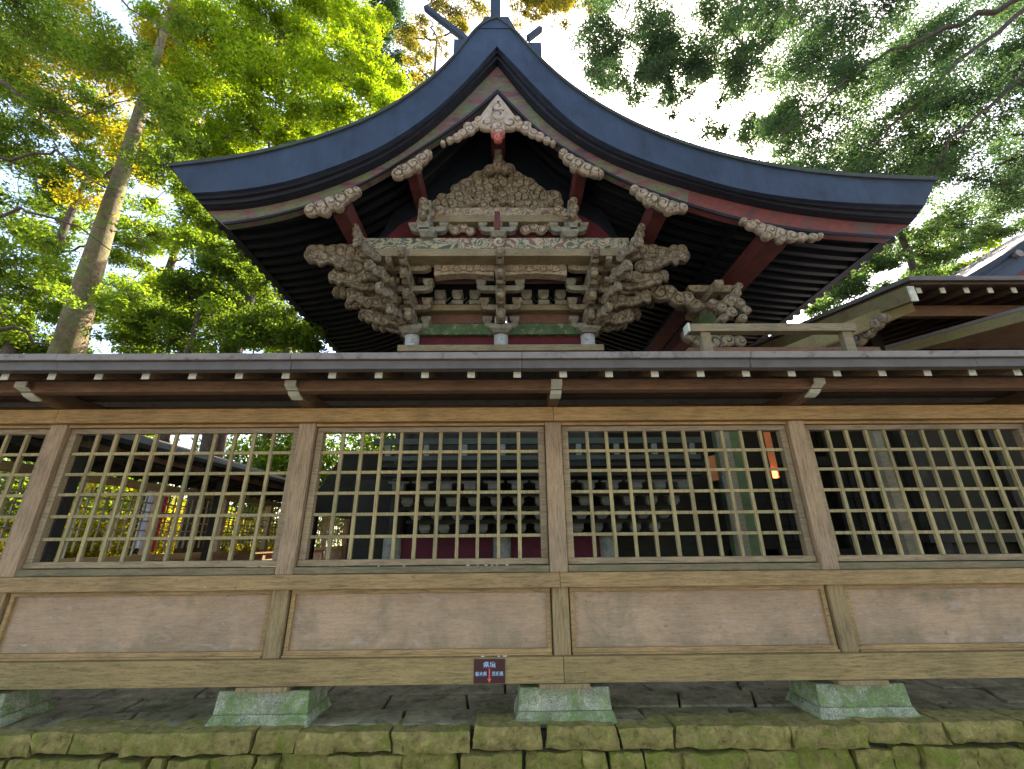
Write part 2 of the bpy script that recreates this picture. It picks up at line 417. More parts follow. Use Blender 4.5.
# retaining wall below the fence
def rough_stone(mb, x0, x1, yf, depth, z0, z1, rnd, amp=.012, nx=7, nz=4):
    nx = max(5, int((x1-x0)/.022)); nz = max(5, int((z1-z0)/.02)); k1, k2, k3 = (rnd.uniform(0, 6) for _ in range(3))
    b0 = len(mb.v); sk = [rnd.uniform(-.025,.025) for _ in range(4)]
    for j in range(nz+1):
        for i in range(nx+1):
            u, v = i/nx, j/nz
            e = min(u*(x1-x0), (1-u)*(x1-x0), v*(z1-z0), (1-v)*(z1-z0))
            rd = .010*max(0, 1-e/.012)**2
            x = x0+(x1-x0)*u + (sk[0]*(1-u)+sk[1]*u)*v + rnd.uniform(-amp,amp)*.4
            z = z0+(z1-z0)*v + (sk[2]*u+sk[3]*(1-u))*(.4 if v else 1)*.5
            mb.v.append((x, yf+rd+rnd.uniform(-amp,amp)*.35+amp*.9*math.sin(x*19+k1+z*23)*math.sin(z*37+k2)+amp*.6*math.sin(x*53+k3), z+rnd.uniform(-amp,amp)*.12+amp*.5*math.sin(x*31+k2)*(1 if 0 < j < nz else .6)))
    for j in range(nz):
        for i in range(nx):
            a = b0+j*(nx+1)+i; mb.f.append((a, a+1, a+nx+2, a+nx+1))
    # top, bottom and ends, on vertices of their own so the arrises stay crisp
    t = [b0+nz*(nx+1)+i for i in range(nx+1)]; bt = [b0+i for i in range(nx+1)]
    c = len(mb.v)
    for row in (t, bt):
        for i in row: mb.v.append(mb.v[i])
        for i in row: p = mb.v[i]; mb.v.append((p[0], yf+depth, p[2]))
    for i in range(nx):
        mb.f.append((c+i, c+i+1, c+nx+2+i, c+nx+1+i)); d_ = c+2*(nx+1); mb.f.append((d_+i+1, d_+i, d_+nx+1+i, d_+nx+2+i))
    for col in (0, nx):
        e = len(mb.v); l = [b0+j*(nx+1)+col for j in range(nz+1)]
        for i in l: mb.v.append(mb.v[i])
        mb.v.append((mb.v[l[-1]][0], yf+depth, mb.v[l[-1]][2])); mb.v.append((mb.v[l[0]][0], yf+depth, mb.v[l[0]][2]))
        q = list(range(e, e+nz+3)); mb.f.append(tuple(q if col == 0 else reversed(q)))
wall = thing('stone_retaining_wall', 'low mossy stone retaining wall with a coping row under the lattice fence', 'stone wall', (0, YE, 0))
rnd = random.Random(11)
ZB = zat(751, YE)
x = -5.2
while x < 5.6:
    wd = rnd.choice([rnd.uniform(.2,.34), rnd.uniform(.4,.75)])
    s = MB(); rough_stone(s, x+.006, x+wd-.006, YE+rnd.uniform(-.012,.015), .2, ZB+rnd.uniform(-.006,.006), LEDGE+rnd.uniform(-.004,.012), rnd, .008)
    s.build('coping_stone', m_cope, wall, smooth=True)
    x += wd
s = MB(); z = ZB-.008
while z > -.02:
    h = rnd.uniform(.09,.17); x = -5.4+rnd.uniform(0,.2)
    while x < 5.6:
        wd = rnd.uniform(.10,.34)
        rough_stone(s, x+.004, x+wd-.004, YE+rnd.uniform(-.03,.03), .2, z-h+rnd.uniform(-.02,.02), z-.004+rnd.uniform(-.012,.0), rnd, .012)
        x += wd
    z -= h
s.build('rubble_face', m_moss, wall, smooth=True)
MB().box(-5.5, 5.7, YE+.06, YE+.12, -.05, LEDGE-.03).build('joint_earth', m_soil, wall)

# ================================================================== FRONT FENCE
X0, BW = -3.218, 1.7729
D = 3.0
POSTX = [X0+k*BW for k in range(-1, 6)]
XL, XR = POSTX[0]-.5, POSTX[-1]+.5
fence = thing('lattice_fence', 'long weathered wooden lattice fence with panelled base and eaves, in front of the shrine', 'fence', (0, D, LEDGE))
yb = 2.955
z_bot0, z_bot1 = zat(684, yb), zat(657.5, yb)
z_mid0, z_mid1 = zat(588, yb), zat(573, yb)
z_top0, z_top1 = zat(421, yb), zat(407.5, yb)
def beam_run(name, y0, y1, z0, z1, mat, seams=True):
    # scarfed at posts: separate timbers meeting on a thin joint
    xs = [XL] + [p for i, p in enumerate(POSTX) if i in (1, 3, 5)] + [XR]
    for a, c in zip(xs[:-1], xs[1:]):
        MB().box(a+.001, c-.001, y0, y1, z0, z1).build(name, mat, fence, bevel=.004)
beam_run('bottom_beam', yb, yb+.16, z_bot0, z_bot1, m_beamlow)
beam_run('middle_beam', yb, yb+.13, z_mid0, z_mid1, m_beam)
beam_run('top_beam', yb-.01, yb+.15, z_top0, z_top1, m_beamtop)
for i, px_ in enumerate(POSTX):
    MB().box(px_-.058, px_+.058, D-.015, D+.10, z_mid1, z_top0).build('post', m_post, fence, bevel=.004)
    MB().box(px_-.052, px_+.052, D-.015, D+.10, z_bot1, z_mid0).build('lower_post', m_postd, fence, bevel=.004)
    MB().box(px_-.15, px_+.15, D-.06, D+.12, z_bot0-.025, z_bot0-.001).build('base_block', m_postd, fence, bevel=.003)
z_o1, z_o0 = zat(432.5, D+.05), zat(558, D+.05)      # lattice opening
for k in range(len(POSTX)-1):
    a, c = POSTX[k]+.060, POSTX[k+1]-.060
    # lintel and sill boards
    MB().box(a, c, D-.005, D+.08, zat(425.5, D), z_top0-.001).build('lintel', m_beamtop, fence, bevel=.003)
    MB().box(a, c, D-.012, D+.09, z_mid1+.001, zat(565.5, D-.012)).build('sill', m_sill, fence, bevel=.005)
    zf1, zf0 = zat(426, D), zat(564.5, D)
    op = c-a-.098
    oa, oc = (a+c)/2-op/2, (a+c)/2+op/2
    f = MB()
    f.box(a+.004, c-.004, D+.02, D+.07, z_o1, zf1); f.box(a+.004, c-.004, D+.015, D+.07, zf0, z_o0)
    f.box(a+.004, oa, D+.02, D+.07, z_o0, z_o1); f.box(oc, c-.004, D+.02, D+.07, z_o0, z_o1)
    fr = f.build('lattice_frame', m_frame, fence, bevel=.003)
    l = MB(); n = 11; bw = .0115
    rl = random.Random(k*5+1)
    for i in range(1, n):
        x = oa+(oc-oa)*i/n + rl.uniform(-.003,.003); e = rl.uniform(-.0035,.0035); w_ = bw*rl.uniform(.9,1.1)
        l.hexa([(x-w_,D+.030,z_o0),(x+w_,D+.030,z_o0),(x+w_,D+.052,z_o0),(x-w_,D+.052,z_o0),(x+e-w_,D+.030,z_o1),(x+e+w_,D+.030,z_o1),(x+e+w_,D+.052,z_o1),(x+e-w_,D+.052,z_o1)])
    for j in range(1, 6):
        z = z_o1-(z_o1-z_o0)*j/6+rl.uniform(-.003,.003) ; l.box(oa, oc, D+.034, D+.056, z-bw*.9, z+bw*.9)
    l.build('lattice', m_lat, fr, bevel=.0015)
    # lower panel
    zp1, zp0 = z_mid0, z_bot1
    f = MB()
    f.box(a+.002, c-.002, D+.005, D+.06, zp1-.03, zp1-.001)
    f.box(a+.002, c-.002, D+.005, D+.06, zp0+.001, zp0+.035)
    f.box(a+.002, a+.028, D+.008, D+.06, zp0+.035, zp1-.03); f.box(c-.028, c-.002, D+.008, D+.06, zp0+.035, zp1-.03)
    f.box(a+.002, c-.002, D-.010, D+.004, zp0+.001, zp0+.013)
    f2 = f.build('panel_frame', m_beam, fence, bevel=.003)
    MB().box(a+.028, c-.028, D+.03, D+.055, zp0+.035, zp1-.03).build('panel', m_panel, f2)
# eaves of the fence
ya = 2.66
za = zat(385, ya)
for i, px_ in enumerate(POSTX):
    # carved arm carrying the eave purlin
    zt = zat(380, ya)
    zr = z_top1
    poly = [(ya, zt), (ya, zt-.03), (ya+.035, zt-.042), (ya+.075, zt-.072), (ya+.125, zt-.088), (D-.0, zr+.002), (3.5, zr+.002), (3.5, zr+.10), (D, zr+.12), (ya+.08, zt)]
    ar = MB().prism(poly, px_-.035, px_+.035, 'x').build('bracket_arm', m_arm, fence, bevel=.003)
    poly = [(ya-.004, zt+.004), (ya-.004, zt-.033), (ya+.034, zt-.046), (ya+.073, zt-.077), (ya+.125, zt-.093), (ya+.125, zt-.082), (ya+.077, zt-.067), (ya+.037, zt-.038), (ya+.004, zt-.028), (ya+.004, zt+.004)]
    MB().prism(poly, px_-.037, px_+.037, 'x').build('painted_end', m_white, ar)
yp = 2.70
zp0, zp1 = zat(390, yp), zat(379.5, yp)
MB().box(XL, XR, yp, yp+.075, zp0, zp1).build('eave_purlin', m_eave, fence, bevel=.004)
MB().box(XL, XR, 3.28, 3.35, zp0, zp1).build('rear_purlin', m_eave, fence, bevel=.004)
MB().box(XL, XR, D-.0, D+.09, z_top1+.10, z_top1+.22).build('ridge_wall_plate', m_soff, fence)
ye = 2.50
sl_ = .40
zr0, zr1 = zat(377.6, ye), zat(371.3, ye)
nr = int((XR-XL)/.291)
x = xat(5.5, ye, 376) - .291*4
while x < XR:
    if x > XL+.03:
        h = zr1-zr0
        def q(y): return zr0+(y-ye)*sl_
        MB().hexa([(x-.022,ye,q(ye)),(x+.022,ye,q(ye)),(x+.022,3.02,q(3.02)),(x-.022,3.02,q(3.02)),
                   (x-.022,ye,q(ye)+h),(x+.022,ye,q(ye)+h),(x+.022,3.02,q(3.02)+h),(x-.022,3.02,q(3.02)+h)]).build('rafter', m_arm, fence)
        MB().box(x-.0235, x+.0235, ye-.004, ye-.0005, q(ye)-.001, q(ye)+h+.001).build('rafter_end', m_white, fence)
    x += .291
yf = 2.42
zf = zat(368.3, yf); zg = zat(359.2, yf-.012); zh = zat(351.8, yf-.024)
slp = (2.93-zh)/(3.04-yf)
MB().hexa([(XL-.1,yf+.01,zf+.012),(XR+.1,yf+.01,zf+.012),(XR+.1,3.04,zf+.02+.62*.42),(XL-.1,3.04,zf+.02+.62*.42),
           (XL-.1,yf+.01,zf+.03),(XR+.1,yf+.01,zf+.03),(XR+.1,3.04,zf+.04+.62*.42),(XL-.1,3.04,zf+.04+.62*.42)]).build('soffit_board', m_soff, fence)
def band(name, y0, z0, z1, mat):
    seg = 1.42; x = XL-.1
    while x < XR+.1:
        e = min(x+seg, XR+.1)
        jz = .0016*math.sin(x*7.3); MB().box(x+.0012, e-.0008, y0+jz, y0+.06, z0+jz, z1+jz).build(name, mat, fence, bevel=.004); x = e
band('fascia', yf, zf, zg, m_coppd)
band('eave_edge', yf-.024, zg+.001, zh, m_copper)
for sgn in (1, -1):
    e0 = yf+.02 if sgn == 1 else 3.66
    MB().hexa([(XL-.1,e0,zg+.01),(XR+.1,e0,zg+.01),(XR+.1,3.04,2.86),(XL-.1,3.04,2.86),
               (XL-.1,e0,zh-.003),(XR+.1,e0,zh-.003),(XR+.1,3.04,2.90),(XL-.1,3.04,2.90)]).build('roof_sheet', m_copper, fence)
MB().box(XL-.1, XR+.1, 2.98, 3.10, 2.90, 2.935).build('ridge_cap', m_coppd, fence)

# ---- footings
labs = {1: 'green stained granite footing block at the far left edge under the fence', 2: 'granite footing block with green top edge between left edge and the brown sign',
        3: 'granite footing block directly right of the brown sign', 4: 'pale granite footing block with two moss streaks, rightmost in view',
        0: 'granite footing block beyond the left edge', 5: 'granite footing block beyond the right edge'}
for k in (1, 2, 3, 4):
    px_ = POSTX[k]
    t = thing('granite_footing', labs[k], 'footing', (px_, 2.98, LEDGE), 'granite footings under the fence posts')
    zt = z_bot0-.026
    zm = LEDGE+(zt-LEDGE)*.30
    MB().frus(px_, 3.12, zm, zt, .274, .150, .266, .140).build('block', m_gran, t, bevel=.006)
    MB().frus(px_, 3.12, LEDGE-.01, zm-.0005, .300, .178, .278, .154).build('flared_base', m_gran, t, bevel=.008)

# ---- sign
sa = at(474, 659.5, yb-.012); sb = at(505, 683.5, yb-.012)
sg = thing('border_sign', 'small brown plate with pale Japanese lettering and a red down arrow on the bottom beam', 'sign', ((sa.x+sb.x)/2, yb-.006, sb.z))
MB().box(sa.x, sb.x, yb-.010, yb-.0015, sb.z, sa.z).build('plate', m_sign, sg, bevel=.001)
def text(s_, cx, cz, width, height, mat, y, parent):
    cu = bpy.data.curves.new('txt', 'FONT'); cu.body = s_; cu.size = 1; cu.align_x = 'CENTER'; cu.offset = .012
    ob = bpy.data.objects.new('txt', cu); COL.objects.link(ob)
    dg = bpy.context.evaluated_depsgraph_get(); dg.update()
    me = bpy.data.meshes.new_from_object(ob.evaluated_get(dg)); bpy.data.objects.remove(ob)
    co = np.zeros(len(me.vertices)*3); me.vertices.foreach_get('co', co); co = co.reshape(-1, 3)
    if len(co) == 0: return
    mn, mx = co.min(0), co.max(0)
    out = np.zeros_like(co)
    out[:,0] = cx + ((co[:,0]-mn[0])/(mx[0]-mn[0])-.5)*width
    out[:,2] = cz + ((co[:,1]-mn[1])/(mx[1]-mn[1])-.5)*height
    out[:,1] = y
    me.vertices.foreach_set('co', out.ravel()); me.materials.clear()
    link_mesh('lettering', me, mat, parent)
W_, H_ = sb.x-sa.x, sa.z-sb.z; cx = (sa.x+sb.x)/2
yt = yb-.0115
text('県境', cx, sb.z+H_*.78, W_*.40, H_*.25, m_letter, yt, sg)
text('栃木県', cx-W_*.265, sb.z+H_*.40, W_*.37, H_*.19, m_letter, yt, sg)
text('茨城県', cx+W_*.265, sb.z+H_*.40, W_*.37, H_*.19, m_letter, yt, sg)
MB().prism([(cx-.004, sb.z+H_*.62),(cx-.004, sb.z+H_*.2),(cx-.013, sb.z+H_*.2),(cx, sb.z+H_*.03),(cx+.013, sb.z+H_*.2),(cx+.004, sb.z+H_*.2),(cx+.004, sb.z+H_*.62)], yt-.0008, yt, 'y').build('arrow', m_arrow, sg)

# ---- pebbles lying on the ledges of the fence
def pebble(x, y, z, s, lab, grp, seed):
    r_ = random.Random(seed); b = MB(); n = 7
    a, c, h = s*r_.uniform(.8,1.3), s*r_.uniform(.6,.9), s*.55
    for zz, kk in ((0,.6),(h*.45,1),(h*.85,.75),(h,.3)):
        for i in range(n):
            th = i*6.283/n; b.v.append((x+a*kk*math.cos(th)*r_.uniform(.9,1.1), y+c*kk*math.sin(th), z+zz))
    for j in range(3):
        for i in range(n): b.f.append((j*n+i, j*n+(i+1)%n, (j+1)*n+(i+1)%n, (j+1)*n+i))
    b.f.append(tuple(reversed(range(n)))); b.f.append(tuple(3*n+i for i in range(n)))
    o = b.build('pebble', m_peb, smooth=True); tag(o, lab, 'pebble', grp)
zs = zat(565.5, D-.012)
for i, (px_, s_) in enumerate([(468,8),(478,6),(486,7),(497,7),(507,9),(478,5),(492,6),(404,7),(379,6)]):
    pebble(xat(px_, D, 565), D-.0+.004*(i % 2), zs, s_*.0015, 'tiny white pebble on the mossy sill below the middle lattice', 'pebbles on the sill below the middle lattice', i)
for i, (px_, s_) in enumerate([(483,8),(499,8),(505,9)]):
    pebble(xat(px_, D, 657), yb+.02, z_bot1, s_*.0015, 'tiny pale pebble on the bottom beam just above the brown sign', 'pebbles above the brown sign', i+20)

# ================================================================== SHRINE HALL
YG, YB_, YWL = 5.0, 5.9, 6.8
YBK = 14.6
hall = thing('shrine_hall', 'old carved shrine hall with sweeping dark gable roof and faded red and cream brackets', 'shrine', (at(501,340,YWL).x, YWL, LEDGE))
def curve(px, Y, n=90):
    "smooth polyline through pixel points, as (x,z) at distance Y"
    P = [at(a, b, Y) for a, b in px]
    xs = np.array([p.x for p in P]); zs_ = np.array([p.z for p in P])
    return xs, zs_
def resample(xs, zs, X):
    # Catmull-like smoothing: linear interp then moving average
    Z = np.interp(X, xs, zs); k = 5
    for _ in range(3):
        Zp = np.pad(Z, k//2, mode='reflect', reflect_type='odd'); Z = np.convolve(Zp, np.ones(k)/k, 'valid')
    return Z
TOP_L = [(170,166),(238,158),(289,146.5),(336,132.8),(379,115),(410,95.7),(433.4,78),(457,54.7),(480.3,21.5),(484.3,18)]
TOP_R = [(508,18),(518.4,36),(540,59.5),(563.4,82),(598.6,105.5),(629.8,123),(669,139.5),(715.8,154.3),(766.6,166),(813.4,172.7),(872,177.7),(936,179.5)]
FLO_L = [(191,193),(238,190.6),(289,181.6),(336,166),(379,148.4),(410,129),(441,105.5),(468.6,78),(497,46)]
FLO_R = [(497,46),(540,91.8),(575,127),(618,150.4),(669,168.5),(715.8,183.6),(758.8,193.4),(813,200.4),(872,204),(924.8,205)]
HUP_L = [(205,209),(238,209),(289,199),(336,183.6),(379,164),(410,144.5),(441,119),(468.6,92),(497.5,63)]
HUP_R = [(497.5,63),(540,117),(579,144.5),(618,165),(669,181),(715.8,193.4),(758.8,205),(813,215),(891.6,222.7),(912,223)]
HLO_L = [(224.5,224.6),(257.6,220),(289,213),(336,197),(379,176),(410,156),(441,137),(472.5,115),(497.6,93)]
HLO_R = [(497.6,93),(540,134.8),(579,158),(618,180.5),(669,199),(715.8,214.8),(758.8,224.6),(813,233),(891,238)]
def bandpts(U, L, Yd, n=60):
    "resample two pixel polylines to equal parameter counts, smoothing"
    def rs(P):
        W = [at(a, b, Yd) for a, b in P]
        A = np.array([(p.x, p.z) for p in W]); d = np.r_[0, np.cumsum(np.hypot(*np.diff(A, axis=0).T))]; s = np.linspace(0, d[-1], n)
        A = np.stack([np.interp(s, d, A[:,0]), np.interp(s, d, A[:,1])], 1)
        for _ in range(4):
            Ap = np.pad(A, ((2,2),(0,0)), mode='reflect', reflect_type='odd'); A = np.stack([np.convolve(Ap[:,i], np.ones(5)/5, 'valid') for i in (0,1)], 1)
        return A
    return rs(U), rs(L)
roof = thing('tmp', 'x', 'x')
bpy.data.objects.remove(roof)
def ppoly(name, mat, pts, Y, dep, parent=hall, bevel=0):
    P = [at(a, b_, Y) for a, b_ in pts]
    return MB().prism([(p.x, p.z) for p in reversed(P)], Y, Y+dep).build(name, mat, parent, bevel=bevel)
# thick roof body with its blue grey verge face
for Up, Lo in ((TOP_L + [(497,18)], FLO_L), ([(497,18)] + TOP_R, FLO_R)):
    u, l = bandpts(Up, Lo, YG)
    if Up is not TOP_L and Up[0][0] > 490: pass
    rf = MB().strip([tuple(p) for p in u], [tuple(p) for p in l], YG, YG+.5).build('verge_face', m_roof, hall)
    # lip at the top edge
    lip_u = u + np.array([0, .035]); lip_l = u + np.array([0, -.035])
    MB().strip([tuple(p) for p in lip_u], [tuple(p) for p in lip_l], YG-.03, YG+.45).build('verge_lip', m_rooft, rf)
    MB().strip([tuple(p) for p in u+np.array([0,.01])], [tuple(p*[1,1]) for p in l+np.array([0,.0])], YG+.5, YBK).build('roof', m_rooft, hall)
# dark layered boards between the face and the barge board
for Up, Lo, H in ((FLO_L, HUP_L, HLO_L), (FLO_R, HUP_R, HLO_R)):
    for k, (a, c) in enumerate(((-.1, .36), (.36, .72), (.72, .90))):
        u, l = bandpts(Up, Lo, YG+.06+.05*k)
        p, q_ = u+(l-u)*a, u+(l-u)*c
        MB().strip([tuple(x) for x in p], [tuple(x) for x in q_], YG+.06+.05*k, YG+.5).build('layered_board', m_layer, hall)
for Up, Lo, mt in ((HUP_L, HLO_L, m_hafu), (HUP_R, HLO_R, m_hafu)):
    u, l = bandpts(Up, Lo, YG+.24)
    if mt is m_hafu and Up is HUP_R:
        c = 34
        MB().strip([tuple(x) for x in u[:c]], [tuple(x) for x in l[:c]], YG+.24, YG+.36).build('barge_board', m_hafu, hall)
        MB().strip([tuple(x) for x in u[c-1:]], [tuple(x) for x in l[c-1:]], YG+.24, YG+.36).build('barge_board', m_hafur, hall)['label'] = 'red right end of the barge board'
    else:
        MB().strip([tuple(x) for x in u], [tuple(x) for x in l], YG+.24, YG+.36).build('barge_board', m_hafu, hall)
    e = l + (u-l)*.10
    MB().strip([tuple(x) for x in e], [tuple(x) for x in l-np.array([0,.012])], YG+.225, YG+.25).build('board_trim', m_layer, hall)
# underside: deck plus two tiers of rafters
soff = {}
for side, Hu in (('L', HUP_L), ('R', HUP_R)):
    u, _ = bandpts(Hu, Hu, YG+.24, 50)
    if side == 'L': u = u[::-1]             # from ridge outwards
    soff[side] = u
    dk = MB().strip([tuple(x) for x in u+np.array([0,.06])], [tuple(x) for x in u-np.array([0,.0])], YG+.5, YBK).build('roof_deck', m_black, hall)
    nn = len(u); c1 = int(nn*.66)
    seg_b = u[6:c1+2:3]; seg_f = u[c1-8::3]
    if (len(u)-1-(c1-8)) % 3: seg_f = np.vstack([seg_f, u[-1]])
    n_r = 25 ; sp = .235
    more = MB(); moref = MB()
    for k in range(39):
        y = YG+.55+k*sp
        for seg, off, tgt, mt, nm in ((seg_b, .20, more, m_raft, 'base_rafter'), (seg_f, .08, moref, m_raft, 'flying_rafter')):
            mbx = MB() if k < n_r else tgt
            A = [tuple(x) for x in seg-np.array([0, off-.08])]; Bq = [tuple(x) for x in seg-np.array([0, off])]
            mbx.strip(A, Bq, y, y+.085)
            if k < n_r: mbx.build(nm, mt, hall)
    for mm, nm in ((more, 'base_rafters'), (moref, 'flying_rafters')):
        ob = mm.build(nm, m_raft, hall); ob['kind'] = 'stuff'
    # eave batten where the tiers meet and at the eave
    for idx, off, hh in ((c1, .20, .17), (nn-2, .09, .10)):
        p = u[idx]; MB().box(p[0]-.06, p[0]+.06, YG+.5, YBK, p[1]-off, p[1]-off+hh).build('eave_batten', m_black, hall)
# ridge timbers: crossed finials and billets
rz = at(497, 22, YG)
MB().hexa([tuple(at(490.5,17,YG+.2)), tuple(at(500.5,17,YG+.2)), tuple(at(500.5,17,YG+.3)), tuple(at(490.5,17,YG+.3)),
           tuple(at(490.5,-30,YG+.2)), tuple(at(500.5,-30,YG+.2)), tuple(at(500.5,-30,YG+.3)), tuple(at(490.5,-30,YG+.3))]).build('ridge_post', m_roof, hall)
for a, c, e in (((470,40),(425,5),5), ((528,36),(541,26),4)):
    y = YG+1.3
    p, q_ = at(*a, y), at(*c, y); dv = (q_-p).normalized(); nn_ = Vector((-dv.z, 0, dv.x))*.05
    MB().prism([(p.x+nn_.x,p.z+nn_.z),(q_.x+nn_.x,q_.z+nn_.z),(q_.x-nn_.x,q_.z-nn_.z),(p.x-nn_.x,p.z-nn_.z)], y, y+.12).build('crossed_finial', m_roof, hall, bevel=.005)
for (x0,y0,x1,y1) in ((454,39,468,54),(528,42,542,56)):
    p, q_ = at(x0,y0,YG+1.0), at(x1,y1,YG+1.0)
    MB().box(p.x, q_.x, YG+1.0, YG+1.25, p.z, q_.z).build('ridge_billet', m_roof, hall, bevel=.01)

ppoly('ridge_cap', m_roof, [(478,28),(484.5,16.5),(508.5,16.5),(515,28)], YG-.012, .5)
# pendant carvings under the barge board
def frame_at(px, py, Y): return tuple(at(px, py, Y))
YC = YG+.20
sC = (at(600,200,YC).x-at(500,200,YC).x)/100      # metres per pixel here
def carve_px(name, mat, lobes_px, Y, th, parent=hall, res=.0075, k=.45, seed=0, turns=1.4):
    c = lobes_px[0]; O = at(c[0], c[1], Y)
    L = []
    for a, b_, r_ in lobes_px:
        p = at(a, b_, Y); s = (at(a+10, b_, Y).x-p.x)/10
        L.append((p.x-O.x, p.z-O.z, r_*s))
    return carve(name, mat, parent, tuple(O), X_, Z_, (0,1,0), L, th, res, k, turns, seed)
# central pendant
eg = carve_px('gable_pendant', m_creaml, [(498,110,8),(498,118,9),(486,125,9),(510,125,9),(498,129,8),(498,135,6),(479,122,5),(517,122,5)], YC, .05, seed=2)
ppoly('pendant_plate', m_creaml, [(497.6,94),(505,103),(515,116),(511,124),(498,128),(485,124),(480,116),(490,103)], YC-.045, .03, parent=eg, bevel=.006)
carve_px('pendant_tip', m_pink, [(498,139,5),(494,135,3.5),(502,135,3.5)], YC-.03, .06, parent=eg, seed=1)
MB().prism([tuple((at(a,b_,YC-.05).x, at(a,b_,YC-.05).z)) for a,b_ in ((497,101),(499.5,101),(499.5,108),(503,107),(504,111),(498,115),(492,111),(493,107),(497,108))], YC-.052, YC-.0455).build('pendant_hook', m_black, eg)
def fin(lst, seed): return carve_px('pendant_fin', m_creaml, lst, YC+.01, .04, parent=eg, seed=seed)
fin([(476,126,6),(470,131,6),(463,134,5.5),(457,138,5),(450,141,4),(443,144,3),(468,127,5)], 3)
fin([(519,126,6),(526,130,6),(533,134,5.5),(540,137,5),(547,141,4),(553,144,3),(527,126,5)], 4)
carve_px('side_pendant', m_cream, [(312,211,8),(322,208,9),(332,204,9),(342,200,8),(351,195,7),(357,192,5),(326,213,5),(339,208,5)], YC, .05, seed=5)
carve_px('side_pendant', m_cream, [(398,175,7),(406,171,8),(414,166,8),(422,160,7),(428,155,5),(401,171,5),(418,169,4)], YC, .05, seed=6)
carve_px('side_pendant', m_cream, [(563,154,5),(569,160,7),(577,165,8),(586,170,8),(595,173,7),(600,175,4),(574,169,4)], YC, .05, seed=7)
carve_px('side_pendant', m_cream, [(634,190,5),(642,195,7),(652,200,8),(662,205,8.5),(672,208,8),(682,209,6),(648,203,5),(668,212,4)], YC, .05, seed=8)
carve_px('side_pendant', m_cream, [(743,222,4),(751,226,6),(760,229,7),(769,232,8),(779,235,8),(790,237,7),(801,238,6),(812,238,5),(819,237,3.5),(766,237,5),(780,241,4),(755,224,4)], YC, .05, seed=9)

# purlins (red) running back from the pendants
def purlin(px, py, w_, h_, y1, mat=m_red, y0=YG+.37):
    p = at(px, py, y0); s = sC*(y0/YC)
    MB().box(p.x-w_*s/2, p.x+w_*s/2, y0, y1, p.z-h_*s/2, p.z+h_*s/2).build('purlin', mat, hall, bevel=.008)
purlin(341, 206, 15, 20, 6.9); purlin(413, 168, 11, 22, 6.9); purlin(581, 168, 11, 22, 6.9); purlin(660, 204, 16, 20, 6.9)
purlin(776, 235, 22, 18, 12.5)
purlin(497.5, 118, 16, 22, 12, m_red)

# --- gable wall
def pbox(name, mat, x0, y0, x1, y1, Y, dep, parent=hall, bevel=.006, ref=None):
    a, c = at(x0, y0, Y), at(x1, y1, Y)
    return MB().box(a.x, c.x, Y, Y+dep, c.z, a.z).build(name, mat, parent, bevel=bevel)
# backing boards of the gable
ppoly('gable_board', m_black, [(365,262),(398,205),(440,175),(497,130),(556,175),(600,205),(632,262)], 6.15, .08)
ppoly('gable_red_panel', m_redd, [(385,238.5),(400,225),(425,212),(500,190),(575,212),(598,225),(612,238.5)], 6.05, .06)
# carved pediment: heap of relief clouds
rp = random.Random(5); lob = []
for row, (y, hw, rr) in enumerate(((205,66,6),(198,58,7),(191,46,8),(184,35,8),(177,24,7),(170,14,6),(164,7,5),(158,3,4))):
    n = max(1, int(hw*2/8))
    for i in range(n):
        u = (i+.5)/n*2-1
        lob.append((498+u*hw+rp.uniform(-2,2), y+rp.uniform(-2,2), rr*rp.uniform(.6,1.3)))
lob = [(498,190,8)]+lob
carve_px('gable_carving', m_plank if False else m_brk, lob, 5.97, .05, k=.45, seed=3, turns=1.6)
ppoly('pediment_backing', m_brk, [(432,209),(470,176),(490,166),(506,166),(526,176),(566,209)], 6.0, .04)
pbox('king_strut', m_brk, 494.5, 147, 501.5, 166, 5.85, .12)
carve_px('strut_block', m_brk, [(498,168,6),(490,171,5),(506,171,5),(498,163,5)], 5.82, .10, seed=8)
# upper cream beam with rounded scrolls at its ends
pbox('upper_rainbow_beam', m_floralr, 436, 207.5, 564, 215, 5.93, .22)
pbox('upper_beam_batten', m_tan, 430, 215, 570, 221.5, 5.88, .28)
carve_px('beam_scroll', m_cream, [(432,216,7),(425,220,6),(440,212,6),(420,224,4)], 5.90, .08, seed=11)
carve_px('beam_scroll', m_cream, [(566,216,7),(573,220,6),(558,212,6),(578,224,4)], 5.90, .08, seed=12)
# small bracket sets standing on the painted beam
def masu(mb, x, y, z, a=.12, h=.13):
    mb.frus(x, y, z, z+h*.42, a*.62, a*.62, a, a); mb.box(x-a, x+a, y-a, y+a, z+h*.42, z+h)
def arm_x(mb, x, y, z, L, h=.11, t=.055):
    P = [(x-L, z+h),(x-L, z+h*.5),(x-L*.88, z+h*.18),(x-L*.7, z),(x+L*.7, z),(x+L*.88, z+h*.18),(x+L, z+h*.5),(x+L, z+h)]
    mb.prism(P, y-t, y+t, 'y')
def arm_y(mb, x, y0, y1, z, h=.11, t=.055):
    P = [(y0, z+h),(y0, z+h*.5),(y0+.05, z+h*.18),(y0+.12, z),(y1, z),(y1, z+h)]
    mb.prism(P, x-t, x+t, 'x')
for px_ in (427, 498, 570):
    p = at(px_, 236.5, 5.78)
    t = MB(); sz = zat(221.8, 5.8)-p.z
    masu(t, p.x, 5.86, p.z, .14, sz*.45); arm_x(t, p.x, 5.88, p.z+sz*.45, .30, sz*.3); 
    for dx in (-.26, 0, .26): masu(t, p.x+dx, 5.88, p.z+sz*.75, .075, sz*.25)
    t.build('bracket_set', m_brkg, hall, bevel=.005)
pbox('strut', m_red, 494.5, 211, 500, 229, 5.70, .08)
